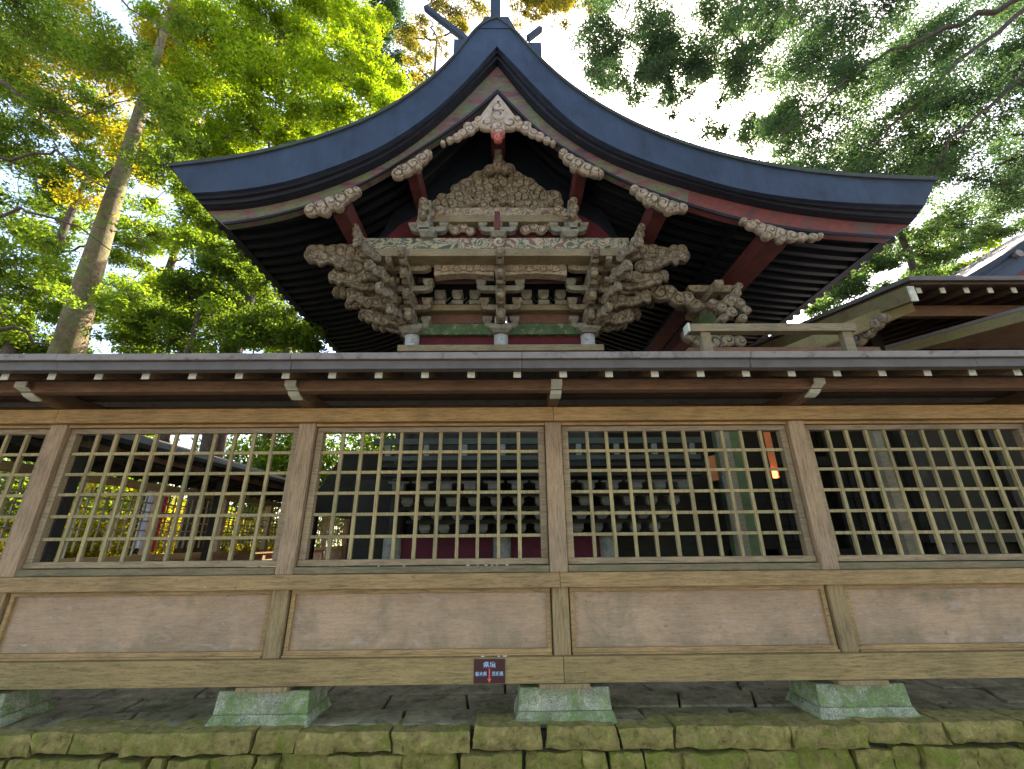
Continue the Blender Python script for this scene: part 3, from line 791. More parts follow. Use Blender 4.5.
carve_px('frog_leg_carving', m_cream, [(463,228,6),(455,231,6),(447,227,6),(471,232,5.5),(439,230,5)], 5.99, .03, seed=21)
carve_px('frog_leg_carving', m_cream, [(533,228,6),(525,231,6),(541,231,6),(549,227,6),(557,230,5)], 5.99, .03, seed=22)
for px_ in (424, 573):   # posts rising to the purlins
    pbox('purlin_post', m_brkg, px_-5, 200, px_+5, 229, 5.72, .14)
    carve_px('purlin_nose', m_brk, [(px_,203,5),(px_+1,210,5),(px_-1,217,4.5)], 5.68, .10, seed=px_)
# painted beam + plain beam
pbox('painted_beam', m_floral, 362, 238, 630, 248.2, YB_-.06, .26)
pbox('tan_beam', m_tan, 360, 248.6, 632, 255.5, YB_-.12, .32)
carve_px('beam_boss', m_creaml, [(499,243,6.5),(499,243,3)], YB_-.09, .03, seed=31)
# wall between the columns
xs = [at(412,340,YWL).x, at(501,340,YWL).x, at(588,340,YWL).x]
for y0, y1, mt, nm, dd in ((311.6,323.4,m_plank,'wall_plank',.03),(323.6,334.2,m_green,'painted_tie_beam',-.06),(334.4,344,m_redd,'red_wall_panel',.04)):
    for k in (0, 1):
        a, c = zat(y1, YWL+dd), zat(y0, YWL+dd)
        MB().box(xs[k]+.115, xs[k+1]-.115, YWL+dd, YWL+dd+.1, a, c).build(nm, mt, hall, bevel=.006)
for k in (0, 1):
    a, c = zat(305.6, YWL-.08), zat(311.2, YWL-.08)
    MB().box(xs[k]+.05, xs[k+1]-.05, YWL-.12, YWL+.1, c, a).build('wall_plate', m_tan, hall, bevel=.006)
    for i in range(3):
        x = xs[k]+(xs[k+1]-xs[k])*(.30+.2*i)
        t = MB(); z0 = a; hz = zat(291.5, YWL-.1)-a
        t.box(x-.10, x+.10, YWL-.14, YWL+.05, z0, z0+hz*.3)
        t.frus(x, YWL-.06, z0+hz*.36, z0+hz*.6, .055, .08, .095, .1); t.box(x-.095, x+.095, YWL-.16, YWL+.04, z0+hz*.6, z0+hz)
        t.build('bearing_block', m_brkg, hall, bevel=.004)
    zb = zat(291, YWL-.1)
    MB().box(xs[k], xs[k+1], YWL-.05, YWL+.1, zb, zb+1.0).build('upper_wall', m_black, hall)
    MB().box(xs[k]+.1, xs[k+1]-.1, 6.42, 6.50, zat(281.5,6.42), zat(277,6.42)).build('dark_rail', m_plank, hall)
    # rainbow beam with relief between the bracket sets
    c0, c1 = (448, 480) if k == 0 else (519, 553)
    pm = (c0+c1)/2
    ppoly('rainbow_beam', m_cream, [(c0-14,275.5),(c0-14,265),(c0-4,262.5),(pm,261),(c1+4,262.5),(c1+14,265),(c1+14,275.5),(c1,274),(pm,273),(c0,274)], 6.06, .18, bevel=.01)
    carve_px('beam_relief', m_cream, [(pm+i*6.5, 268+(.8 if i%2 else -.8), 4.6) for i in range(-4,5)], 6.05, .02, k=.25, seed=41+k)
# columns
COLZ1 = zat(334.8, YWL)
for i, x in enumerate(xs):
    MB().cyl(x, YWL+.02, zat(352, YWL), COLZ1, .125, 24).build('column_top', m_coltop, hall, smooth=False)
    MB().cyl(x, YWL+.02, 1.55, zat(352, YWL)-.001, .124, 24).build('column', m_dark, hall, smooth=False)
# bracket complexes
zt0 = zat(336, YWL); zt3 = zat(256, YB_-.12)
st = (zt3-zt0)/4.0
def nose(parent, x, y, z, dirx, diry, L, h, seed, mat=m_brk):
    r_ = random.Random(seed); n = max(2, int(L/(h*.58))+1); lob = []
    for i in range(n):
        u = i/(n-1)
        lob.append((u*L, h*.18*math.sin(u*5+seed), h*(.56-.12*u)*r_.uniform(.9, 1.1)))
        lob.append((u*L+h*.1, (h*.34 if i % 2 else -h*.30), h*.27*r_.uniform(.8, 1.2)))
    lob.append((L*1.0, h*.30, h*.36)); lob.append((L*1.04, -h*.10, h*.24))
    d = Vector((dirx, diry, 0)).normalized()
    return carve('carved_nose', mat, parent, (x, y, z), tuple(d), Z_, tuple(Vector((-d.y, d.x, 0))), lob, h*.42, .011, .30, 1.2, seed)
def complex_(x, side, seed):
    """stepped bracket set on a column; side -1/0/1 = left corner, middle, right corner"""
    r_ = random.Random(seed)
    b0 = MB(); masu(b0, x, YWL-.02, zt0, .20, st*.55)
    root = b0.build('bracket_set', m_brkg, hall, bevel=.006)
    z = zt0+st*.55
    for k in range(1, 5):
        yk = YWL-.02-.235*(k-1)
        t = MB()
        zc = zt0+st*(k-.45)
        arm_x(t, x, yk, zc, .24+.055*min(k,3), st*.42, .05)
        arm_y(t, x, yk-.27, YWL, zc+.003, st*.42, .055)
        Lx = .24+.055*min(k,3)
        for dx in (-Lx*.82, 0, Lx*.82): masu(t, x+dx, yk, zc+st*.42+.002, .085, st*.5)
        masu(t, x, yk-.23, zc+st*.42+.004, .085, st*.5)
        t.build('bracket_arm', m_brkg if k % 2 else m_brk, root, bevel=.004)
        if side == 0 or True:
            nose(root, x, yk-.24, zc+st*.35, 0, -1, .14, st*.80, seed+k)
        if side:
            t = MB()
            ex = .235*k
            P = [(x, zc+st*.42+.002), (x+side*(ex+.1), zc+st*.42+.002), (x+side*(ex+.1), zc+st*.2), (x+side*(ex), zc+.002), (x, zc+.002)]
            if side > 0: P.reverse()
            t.prism(P, YWL-.08, YWL+.04, 'y')
            for e in (ex, ex-.235):
                if e > 0: masu(t, x+side*e, YWL-.02, zc+st*.42+.006, .09, st*.5)
            for e in np.arange(.235, ex+.01, .235):
                arm_y(t, x+side*e, YWL-.02-.235*(k-e/.235)-.30, YWL+.3, zc+.004, st*.42, .05)
                for q in range(int(k-e/.235)+1):
                    masu(t, x+side*e, YWL-.04-.235*q, zc+st*.42+.008, .08, st*.5)
            t.build('side_arm', m_brk, root, bevel=.004)
            # noses: sideways and diagonal
            nose(root, x+side*ex, YWL-.02, zc+st*.22, side, 0, .38+.03*k, st*.80, seed+10+k)
            nose(root, x+side*ex*.85, YWL-.02-.2*k, zc+st*.2, side, -.35, .42+.06*k, st*.85, seed+20+k)
            nose(root, x+side*ex*.45, YWL-.1-.235*k, zc+st*.2, side*.45, -1, .30+.03*k, st*.7, seed+30+k)
    return root
complex_(xs[0], -1, 100); complex_(xs[1], 0, 200); complex_(xs[2], 1, 300)
# long noses at the ends of the top beams
p = at(366, 252, YB_); nose(hall, p.x+.1, YB_+.05, p.z-.02, -1, 0, 1.0, .27, 401, m_brk)
p = at(630, 252, YB_); nose(hall, p.x-.1, YB_+.05, p.z-.02, 1, 0, .98, .27, 402, m_brk)
p = at(366, 268, YB_); nose(hall, p.x+.2, YB_+.12, p.z-.05, -1, .1, .72, .24, 403, m_brk)
p = at(630, 268, YB_); nose(hall, p.x-.2, YB_+.12, p.z-.05, 1, .1, .68, .24, 404, m_brk)
# small noses climbing to the left and right purlins
for px_, s in ((357,-1),(640,1)):
    carve_px('purlin_nose', m_brk, [(px_+s*-8,250,6),(px_+s*-5,243,6),(px_+s*-1,236,5.5),(px_+s*1,229,4.5)], YB_-.14, .10, seed=px_)
# ledge beam at the foot of the visible wall
a, c = zat(350.5, YWL-.3), zat(344.3, YWL-.3)
MB().box(xs[0]-.16, xs[2]+.2, YWL-.3, YWL+.1, a, c).build('lower_tie_beam', m_tan, hall, bevel=.006)
# lower body: walls behind the lattice
zb = 1.55
for k in (0, 1):
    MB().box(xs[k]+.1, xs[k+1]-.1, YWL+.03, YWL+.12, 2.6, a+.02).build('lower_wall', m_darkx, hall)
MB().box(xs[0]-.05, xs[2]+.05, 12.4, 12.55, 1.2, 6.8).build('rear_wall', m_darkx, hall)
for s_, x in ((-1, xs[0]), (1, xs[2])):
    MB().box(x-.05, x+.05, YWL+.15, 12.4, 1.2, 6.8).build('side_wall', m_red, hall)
pk0 = xat(735, 6.6, 490)
# balcony: floor, edge beam, rail, and bracket rows underneath
bx0, bx1 = xat(378, 5.7, 465), xat(704, 5.7, 465)
zf_ = zat(463, 5.7)
MB().box(bx0, bx1, 5.7, YWL, zf_-.05, zf_).build('balcony_floor', m_darkx, hall, bevel=.005)
MB().box(bx0+.03, bx1-.03, 5.74, 5.86, zf_-.17, zf_-.052).build('balcony_beam', m_darkx, hall, bevel=.005)
m_ubr = plain('under_bracket_grey', (.17,.165,.13), .85, .4, 8)
m_rail = wood('rail_wood', (.07,.07,.05), 'x', moss=.5, mosscol=(.04,.075,.045))
rail = MB().box(bx0-.1, bx1+.1, 5.74, 5.80, zat(444,5.74), zat(438,5.74)).build('balcony_rail', m_rail, hall, bevel=.005)
MB().box(bx0, bx1, 5.75, 5.79, zf_+.05, zf_+.11).build('rail_foot', m_rail, rail)
zz = zf_+.001
for i in range(9):
    x = bx0+.1+(bx1-bx0-.2)*i/8
    MB().box(x-.035, x+.035, 5.745, 5.795, zz+.11, zat(444,5.74)-.001).build('rail_post', m_ubr, rail)
for row in range(4):
    zc = zf_-.36-.17*row; yr = 5.92+.16*row
    t = MB()
    MB().box(bx0+.1+.1*row, bx1-.1-.1*row, yr+.02, yr+.12, zc-.045, zc-.001).build('under_beam', m_darkx, hall)
    n = 13
    for i in range(n):
        x = bx0+.25+.1*row+(bx1-bx0-.5-.2*row)*i/(n-1)
        masu(t, x, yr, zc, .075, .11)
        t.prism([(x-.14,zc+.15),(x-.14,zc+.13),(x-.08,zc+.112),(x+.08,zc+.112),(x+.14,zc+.13),(x+.14,zc+.15)], yr-.05, yr+.05)
    ob = t.build('balcony_bracket_row', m_ubr, hall)
for k in (0, 1):
    a_, c_ = xat(392, 6.6, 545), xat(502, 6.6, 545)
    x0_ = a_ if k == 0 else c_; x1_ = c_ if k == 0 else xat(609, 6.6, 545)
    MB().box(x0_+.08, x1_-.08, 6.62, 6.7, .75, zat(537, 6.6)).build('base_panel', m_redd, hall)
for px_ in (392, 502, 609):
    MB().cyl(xat(px_,6.6,545), 6.62, LEDGE, zat(534, 6.6), .13, 20).build('base_column', m_brkg, hall)
MB().box(xat(352,6.9,500), pk0-.1, 6.9, 7.0, LEDGE, zf_-.06).build('under_wall', m_darkx, hall)
MB().box(xs[2]+.1, pk0+1.9, 9.0, 9.1, LEDGE, 4.6).build('porch_screen_wall', m_darkx, hall)
# porch column and its beams on the front (right) side
yk = 6.6
pk = xat(735, yk, 490)
MB().box(pk-.15, pk+.15, yk-.15, yk+.15, LEDGE, zat(318, yk)).build('porch_column', m_mosscol, hall, bevel=.02)
zk = zat(318, yk)
t = MB(); masu(t, pk, yk, zk, .22, .16); arm_x(t, pk, yk, zk+.16, .5, .15, .07)
for dx in (-.42, 0, .42): masu(t, pk+dx, yk, zk+.31, .11, .13)
arm_x(t, pk+.1, yk-.3, zk+.30, .45, .13, .06); arm_y(t, pk, yk-.7, yk, zk+.16, .15, .07)
t.build('porch_bracket', m_brk, hall, bevel=.005)
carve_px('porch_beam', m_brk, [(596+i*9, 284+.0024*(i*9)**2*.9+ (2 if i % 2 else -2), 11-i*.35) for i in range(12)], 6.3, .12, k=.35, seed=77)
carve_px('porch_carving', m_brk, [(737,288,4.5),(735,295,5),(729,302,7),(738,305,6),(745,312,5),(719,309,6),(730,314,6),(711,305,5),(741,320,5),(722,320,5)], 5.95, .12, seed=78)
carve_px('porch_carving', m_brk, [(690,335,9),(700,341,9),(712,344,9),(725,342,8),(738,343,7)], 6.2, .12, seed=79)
MB().box(pk-.12, pk+.12, yk, 12.5, zk+.46, zk+.62).build('porch_beam_long', m_red, hall)
for y in (9.2, 11.8):
    MB().box(pk-.15, pk+.15, y-.15, y+.15, LEDGE, zk).build('porch_column', m_dark, hall, bevel=.02)

# ================================================================== SIDE BUILDINGS (RIGHT)
side = thing('side_hall', 'brown timber hall with eaves and white rafter ends at the right edge above the fence', 'hall', (6, 6, LEDGE))
ys = 4.5
E0 = at(910, 281, ys); xe0 = E0.x; ze = E0.z; slo = .20
xr = xe0+7; yr_ = 9.0
def slab(name, mat, x0, x1, y0, y1, zoff0, zoff1, parent=side):
    def zq(y): return ze+(y-ys)*slo
    return MB().hexa([(x0,y0,zq(y0)+zoff0),(x1,y0,zq(y0)+zoff0),(x1,y1,zq(y1)+zoff0),(x0,y1,zq(y1)+zoff0),
                      (x0,y0,zq(y0)+zoff1),(x1,y0,zq(y0)+zoff1),(x1,y1,zq(y1)+zoff1),(x0,y1,zq(y1)+zoff1)]).build(name, mat, parent, bevel=.006)
slab('roof', m_coppd, xe0-.05, xr, ys-.05, yr_, -.01, .05)
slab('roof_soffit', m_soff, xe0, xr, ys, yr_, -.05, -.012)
slab('barge_board', m_rake, xe0-.03, xe0+.04, ys+.04, yr_, -.27, -.052)
MB().box(xe0-.034, xe0+.044, ys+.02, ys+.04, ze-.27, ze-.06).build('board_end', m_white, side)
x = xe0+.17
while x < xr:
    slab('rafter', m_soff, x-.03, x+.03, ys+.10, yr_, -.13, -.052)
    MB().box(x-.032, x+.032, ys+.09, ys+.10, ze-.115, ze-.04).build('rafter_end', m_white, side)
    x += .305
slab('purlin', m_eave, xe0+.02, xr, ys+.55, ys+.68, -.30, -.135)
p = at(892, 318, ys+.5)
MB().box(xe0+.10, xe0+.22, ys+.45, yr_, p.z-.0, p.z+.15).build('cantilever_beam', m_arm, side, bevel=.01)
carve('carved_nose', m_brk, side, tuple(at(884, 318, ys+.4)), (-.3,.95,0), Z_, (.95,.3,0), [(0,0,.07),(.1,-.05,.08),(.22,-.1,.09),(.36,-.15,.1),(.5,-.2,.1)], .07, .012, .35, 1.5, 4)
for i in range(6):
    x = xe0+.7+i*1.25
    MB().box(x-.09, x+.09, 5.9, 6.08, LEDGE, ze+.1).build('post', m_dark, side, bevel=.01)
MB().box(xe0+.5, xr, 6.1, 6.16, 1.3, 3.2).build('wall', m_darkx, side)
MB().box(xe0+.5, xr, 5.88, 6.1, 3.2, 3.4).build('wall_beam', m_eave, side)
MB().box(xe0+.5, xr, 5.88, 6.1, 1.5, 1.62).build('sill_beam', m_darkx, side)
# low porch roof whose edge rises to the right
a1, a2 = at(1060, 300, 4.2), at(885, 349, 5.6)
pr = MB()
for dz0, dz1, mt, nm in ((-.13, 0, m_rake, 'lower_barge_board'), (.002, .05, m_coppd, 'lower_roof_edge')):
    MB().hexa([(a1.x,a1.y,a1.z+dz0),(a1.x+.07,a1.y,a1.z+dz0),(a2.x+.07,a2.y,a2.z+dz0),(a2.x,a2.y,a2.z+dz0),
               (a1.x,a1.y,a1.z+dz1),(a1.x+.07,a1.y,a1.z+dz1),(a2.x+.07,a2.y,a2.z+dz1),(a2.x,a2.y,a2.z+dz1)]).build(nm, mt, side, bevel=.005)
MB().hexa([(a1.x+.07,a1.y,a1.z-.0),(a1.x+3,a1.y,a1.z-.0),(a2.x+3,a2.y,a2.z-.0),(a2.x+.07,a2.y,a2.z-.0),
           (a1.x+.07,a1.y,a1.z+.03),(a1.x+3,a1.y,a1.z+.03),(a2.x+3,a2.y,a2.z+.03),(a2.x+.07,a2.y,a2.z+.03)]).build('lower_roof', m_eave, side)

gate = thing('timber_gate_frame', 'pale timber ridge beam on short posts above the fence roof, right of the shrine', 'gate', (at(780,330,4.6).x, 4.6, LEDGE))
p, q_ = at(688, 323.5, 4.6), at(858, 332, 4.6)
MB().box(p.x, q_.x, 4.6, 4.72, q_.z+.02, p.z).build('ridge_beam', m_tan, gate, bevel=.006)
MB().hexa([(p.x-.01,4.59,q_.z+.015),(p.x+.012,4.59,q_.z+.015),(p.x+.012,4.73,q_.z+.015),(p.x-.01,4.73,q_.z+.015),
           (p.x-.01,4.59,p.z+.005),(p.x+.012,4.59,p.z+.005),(p.x+.012,4.73,p.z+.005),(p.x-.01,4.73,p.z+.005)]).build('beam_end', m_white, gate)
for a_ in (706, 848):
    x = xat(a_, 4.64, 340); MB().box(x-.06, x+.06, 4.62, 4.70, LEDGE, q_.z+.019).build('post', m_gran if False else m_tan, gate, bevel=.006)
MB().box(p.x+.1, q_.x+.5, 4.9, 6.6, q_.z-.13, q_.z-.06).build('plank_roof', m_eave, gate)
a1, a2 = at(905, 298, 4.9), at(770, 352, 5.3)
MB().hexa([(a1.x,a1.y,a1.z-.2),(a1.x+.08,a1.y,a1.z-.2),(a2.x+.08,a2.y,a2.z-.2),(a2.x,a2.y,a2.z-.2),
           (a1.x,a1.y,a1.z),(a1.x+.08,a1.y,a1.z),(a2.x+.08,a2.y,a2.z),(a2.x,a2.y,a2.z)]).build('raking_board', m_rake, side, bevel=.005)

far = thing('far_hall_roof', 'blue grey tiled hall roof rising at the far right edge behind the brown eaves', 'roof', (at(1030,270,8).x, 8, LEDGE))
def rake(name, mat, off0, off1, y0, y1):
    A = [(965,277),(1000,256),(1040,229),(1100,186)]
    U = [at(a_, b_+off0, 8) for a_, b_ in A]; L_ = [at(a_, b_+off1, 8) for a_, b_ in A]
    return MB().strip([(v.x, v.z) for v in U], [(v.x, v.z) for v in L_], y0, y1).build(name, mat, far)
m_farb = plain('far_roof_blue_grey', (.018,.023,.036), .6, .3, 3)
rake('roof_edge', m_farb, 0, 5, 7.9, 14); rake('roof_step', m_roof, 5, 9, 7.97, 14); rake('roof_band', m_farb, 9, 14, 7.93, 14)
rake('roof_face', m_roof, 14, 30, 8.05, 14); rake('red_board', m_red, 30, 46, 8.1, 8.2); rake('gable_wall', m_darkx, 46, 130, 8.3, 13.5)
p = at(1018, 254, 7.9); cr = MB()
for k in range(18):
    a0, a1_ = k*6.2832/18, (k+1)*6.2832/18
cr.tube([(p.x, 7.86, p.z), (p.x, 7.97, p.z)], [.09, .09], 20); cr.build('round_crest', m_copper, far)

front = thing('worship_hall', 'dark timber hall body with posts seen through the right lattice bays', 'hall', (8, 9, LEDGE))
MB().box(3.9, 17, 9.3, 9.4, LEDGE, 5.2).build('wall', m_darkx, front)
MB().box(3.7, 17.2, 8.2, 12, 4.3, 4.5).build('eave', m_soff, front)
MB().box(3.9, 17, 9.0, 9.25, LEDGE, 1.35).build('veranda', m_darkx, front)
m_shoji = plain('grey_paper_screen', (.05,.05,.042), .8, .3, 5)
for i in range(9):
    x = 4.0+i*1.5
    MB().box(x-.1, x+.1, 9.1, 9.3, LEDGE, 4.4).build('post', m_dark, front, bevel=.01)
    w_ = MB().box(x+.2, x+1.3, 9.27, 9.299, 1.5, 2.9).build('window', m_shoji, front)
    g_ = MB()
    for j in range(1, 6): g_.box(x+.2+1.1*j/6-.02, x+.2+1.1*j/6+.02, 9.24, 9.268, 1.5, 2.9)
    for j in range(1, 5): g_.box(x+.2, x+1.3, 9.245, 9.267, 1.5+1.4*j/5-.02, 1.5+1.4*j/5+.02)
    g_.build('window_grid', m_dark, w_)
MB().box(3.9, 17, 9.05, 9.3, 3.0, 3.2).build('beam', m_darkx, front)
# lit lanterns and cloth seen through the lattice
m_lant = emit('lit_lantern', (1, .28, .05), 2.2)
m_lant2 = plain('orange_lantern_box', (.75,.22,.07), .6, .2, 6)
lant = thing('hanging_lantern', 'glowing orange hanging lantern left of the mossy green porch column', 'lantern', tuple(at(716, 470, 6.9)))
p = at(717, 470, 6.9)
MB().cyl(p.x, p.y, p.z-.18, p.z+.22, .16, 12).build('lantern_body', m_lant2, lant)
MB().cyl(p.x-.03, p.y-.06, p.z-.09, p.z-.0, .075, 10).build('flame', m_lant, lant)
b_ = MB(); b_.tube([(p.x,p.y,p.z+.22),(p.x,p.y,p.z+.3)], [.2,.04], 12); b_.build('lantern_cap', m_black, lant)
MB().cyl(p.x, p.y, p.z+.3, p.z+1.9, .012, 6).build('hanging_rod', m_black, lant)
ban = thing('orange_banner', 'tall orange paper banner hanging right of the mossy green porch column', 'banner', tuple(at(772, 470, 6.9)))
p, q_ = at(763, 432, 6.9), at(780, 478, 6.9)
MB().box(p.x, q_.x, 6.9, 6.92, q_.z, p.z).build('paper', m_lant2, ban)
MB().box(p.x-.04, q_.x+.04, 6.88, 6.94, p.z, p.z+.04).build('rod', m_black, ban)
MB().cyl(p.x+.03, 6.87, q_.z+.0, q_.z+.12, .035, 8).build('flame', m_lant, ban)
p, q_ = at(724, 476, 6.2), at(733, 508, 6.2)
m_cloth = plain('blue_white_cloth', (.45,.50,.85), .8, .25, 12, second=(.75,.4,.5), amt=.6)
b_ = MB(); b_.strip([(p.x-.02, p.z), (p.x+.05, p.z+.02), (q_.x-.03, p.z-.1)], [(p.x+.0, q_.z+.1), (p.x+.07, q_.z), (q_.x+.01, q_.z)], 6.2, 6.23)
tag(b_.build('hanging_cloth', m_cloth), 'narrow pale blue cloth hanging beside the mossy green porch column', 'cloth')

# ================================================================== ENCLOSURE FENCES
def run_fence(name, label, A, B, zroof=None, nb=None):
    """lattice fence with a small roof from A to B (world xy)"""
    A = Vector((A[0], A[1], 0)); B_ = Vector((B[0], B[1], 0)); L = (B_-A).length
    t = thing(name, label, 'fence', (A.x, A.y, LEDGE))
    def place(o): 
        return o
    d = (B_-A).normalized(); n_ = Vector((-d.y, d.x, 0))
    def bx(mb, s0, s1, w0, w1, z0, z1):
        P = []
        for z in (z0, z1):
            for s, w_ in ((s0,w0),(s1,w0),(s1,w1),(s0,w1)):
                v = A+d*s+n_*w_; P.append((v.x, v.y, z))
        mb.hexa(P); return mb
    nb = nb or round(L/BW); w_ = L/nb
    for i in range(nb+1): bx(MB(), i*w_-.055, i*w_+.055, -.05, .06, z_bot1, z_top0).build('post', m_post, t)
    for nm, z0, z1 in (('bottom_beam', z_bot0, z_bot1), ('middle_beam', z_mid0, z_mid1), ('top_beam', z_top0, z_top1)):
        bx(MB(), 0, L, -.07, .09, z0, z1).build(nm, m_beam, t)
    for i in range(nb):
        a_, c_ = i*w_+.1, (i+1)*w_-.1; l = MB()
        for k in range(1, 11):
            s = a_+(c_-a_)*k/11; bx(l, s-.011, s+.011, -.01, .012, z_o0, z_o1)
        for j in range(1, 6):
            z = z_o1-(z_o1-z_o0)*j/6; bx(l, a_, c_, -.008, .014, z-.011, z+.011)
        l.build('lattice', m_lat, t)
        bx(MB(), a_-.04, c_+.04, -.01, .02, z_bot1, z_mid0).build('panel', m_panel, t)
    m = MB()
    for s in (-1, 1):
        P = []
        for dz in (-.03, .015):
            for s_, w2, z in ((0,0,2.88),(L,0,2.88),(L,s*.62,2.66),(0,s*.62,2.66)):
                v = A+d*s_+n_*w2; P.append((v.x, v.y, z+dz))
        m.hexa(P)
    m.build('roof', m_darkx, t)
    r2 = MB()
    for i in range(int(L/.32)):
        for s in (-1, 1):
            s_ = .1+i*.32; P = []
            for dz in (-.07, -.032):
                for w2, z in ((.02,2.86),(.56,2.665)):
                    pass
            a_ = A+d*(s_-.02); c_ = A+d*(s_+.02)
            for dz in (-.08, -.032):
                P += [tuple(a_+Vector((0,0,2.87+dz))), tuple(c_+Vector((0,0,2.87+dz))), tuple(c_+n_*s*.58+Vector((0,0,2.665+dz))), tuple(a_+n_*s*.58+Vector((0,0,2.665+dz)))]
            r2.hexa(P)
    r2.build('rafters', m_darkx, t)
    return t
run_fence('lattice_fence', 'side lattice fence running back from the front one, sunlit leaves behind it', (-5.9, 3.9), (-5.9, 16.3))
run_fence('lattice_fence', 'rear lattice fence closing the court behind the shrine', (-5.9, 16.4), (8.3, 16.4))
# dark storage corridor on the inside of the side fence, only its roof shows
cor = thing('covered_passage', 'dark boarded passage roof running back inside the left side fence', 'passage', (-6.3, 6, LEDGE))
a1, a2 = at(60, 428, 4.4), at(286, 481, 9.9)
def slope_box(nm, mt, X0_, X1_, z_in, z_out, y0, y1, th=.06):
    MB().hexa([(X0_,y0,z_out),(X1_,y0,z_in),(X1_,y1,z_in),(X0_,y1,z_out),(X0_,y0,z_out+th),(X1_,y0,z_in+th),(X1_,y1,z_in+th),(X0_,y1,z_out+th)]).build(nm, mt, cor)
slope_box('roof', m_darkx, -7.2, -5.0, 2.80, 3.5, 4.3, 11.5)
for i in range(22):
    y = 4.4+i*.33; MB().hexa([(-7.1,y,3.39),(-5.04,y,2.72),(-5.04,y+.05,2.72),(-7.1,y+.05,3.39),(-7.1,y,3.46),(-5.04,y,2.795),(-5.04,y+.05,2.795),(-7.1,y+.05,3.46)]).build('rafter', m_darkx, cor)
MB().box(-5.35, -5.25, 4.3, 11.5, 2.70, 2.80).build('eave_beam', m_eave, cor)
for y in (5.2, 8.0, 11.3): MB().box(-5.36, -5.24, y, y+.12, LEDGE, 2.70).build('post', m_dark, cor)

st_h = thing('storehouse', 'small dark open storehouse with broad low roof behind the left side of the shrine', 'storehouse', (-3.4, 11, LEDGE))
xa_, xb_ = xat(318, 10.4, 480), xat(420, 10.4, 480)
z1_, z2_ = zat(512, 10.4), zat(452, 10.4)
MB().hexa([(xa_-.2,10.3,z1_),(xb_+.2,10.3,z1_),(xb_+.2,14.2,z1_),(xa_-.2,14.2,z1_),(xa_+.1,11.6,z2_+.3),(xb_-.1,11.6,z2_+.3),(xb_-.1,12.9,z2_+.3),(xa_+.1,12.9,z2_+.3)]).build('roof', m_darkx, st_h)
for x in (xa_, xb_):
    for y in (10.5, 14): MB().box(x-.07, x+.07, y-.07, y+.07, LEDGE, z1_-.001).build('post', m_dark, st_h)
MB().box(xa_+.9, xb_, 10.6, 13.9, LEDGE, z1_-.001).build('store_wall', m_dark, st_h)
# coloured things beyond the side fence
m_rb = plain('red_cloth', (.75,.05,.06), .8, .2, 6); m_wb = plain('white_cloth', (.72,.72,.85), .8, .15, 6); m_yb = plain('yellow_paper', (.85,.70,.05), .8, .2, 6)
def hang(name, label, px0, py0, px1, py1, Y, mat, cat):
    p, q_ = at(px0, py0, Y), at(px1, py1, Y); q_.x = at(px1, py0, Y).x
    t = thing(name, label, cat, ((p.x+q_.x)/2, Y, LEDGE))
    c = MB(); n = 8
    U = [(p.x+(q_.x-p.x)*i/n, p.z) for i in range(n+1)]
    b0 = len(c.v)
    for j in range(7):
        for i in range(n+1):
            c.v.append((p.x+(q_.x-p.x)*i/n, Y+.02*math.sin(i*1.7+j*.6), p.z+(q_.z-p.z)*j/6))
    for j in range(6):
        for i in range(n): a_ = j*(n+1)+i; c.f.append((a_, a_+1, a_+n+2, a_+n+1))
    o = c.build('cloth', mat, t); sm = o.modifiers.new('solid', 'SOLIDIFY'); sm.thickness = .006
    MB().cyl(p.x-.02, Y, 0, p.z+.1, .015, 8).build('pole', m_white, t)
    MB().tube([(p.x-.03, Y, p.z+.01), (q_.x+.02, Y, p.z+.01)], [.01,.01], 6).build('crossbar', m_white, t)
hang('banner', 'tall red banner on a pole seen through the left lattice bay', 163, 497, 168, 552, 7.6, m_rb, 'banner')
hang('banner', 'tall white banner on a pole left of the red one, through the left lattice bay', 150, 490, 157, 548, 7.4, m_wb, 'banner')
hang('banner', 'short yellow banner on a pole at the left of the lattice bay', 90, 478, 99, 492, 6.9, m_yb, 'banner')

# ================================================================== TREES
rng = np.random.default_rng(5)
def leaves(name, P, Nrm, size, mat, parent, aspect=.45, jit=.35):
    n = len(P)
    s = size*rng.uniform(1-jit, 1+jit, (n,1))
    Nrm = Nrm/np.linalg.norm(Nrm, axis=1, keepdims=True)
    r_ = rng.normal(size=(n,3)); u = np.cross(Nrm, r_); u /= np.linalg.norm(u, axis=1, keepdims=True); v = np.cross(Nrm, u)
    a = P-u*s*.5; b = P+v*s*aspect*.5+Nrm*s*.06; c = P+u*s*.5; d = P-v*s*aspect*.5+Nrm*s*.06
    V = np.stack([a,b,c,d], 1).reshape(-1,3)
    Q = np.arange(4*n).reshape(n,4)
    return mesh_np(name, V, Q, mat, parent)
def limb(mb, A, B_, r0, r1, sag=.0, n=6, wob=.05, k=6):
    A = Vector(A); B_ = Vector(B_); L = (B_-A).length; pts = []; rad = []
    for i in range(n+1):
        u = i/n
        p = A.lerp(B_, u)+Vector(rng.normal(size=3))*wob*L*.25*math.sin(u*math.pi)+Vector((0,0,sag*L*4*u*(1-u)))
        pts.append(p); rad.append(r0+(r1-r0)*u)
    mb.tube(pts, rad, k); return pts
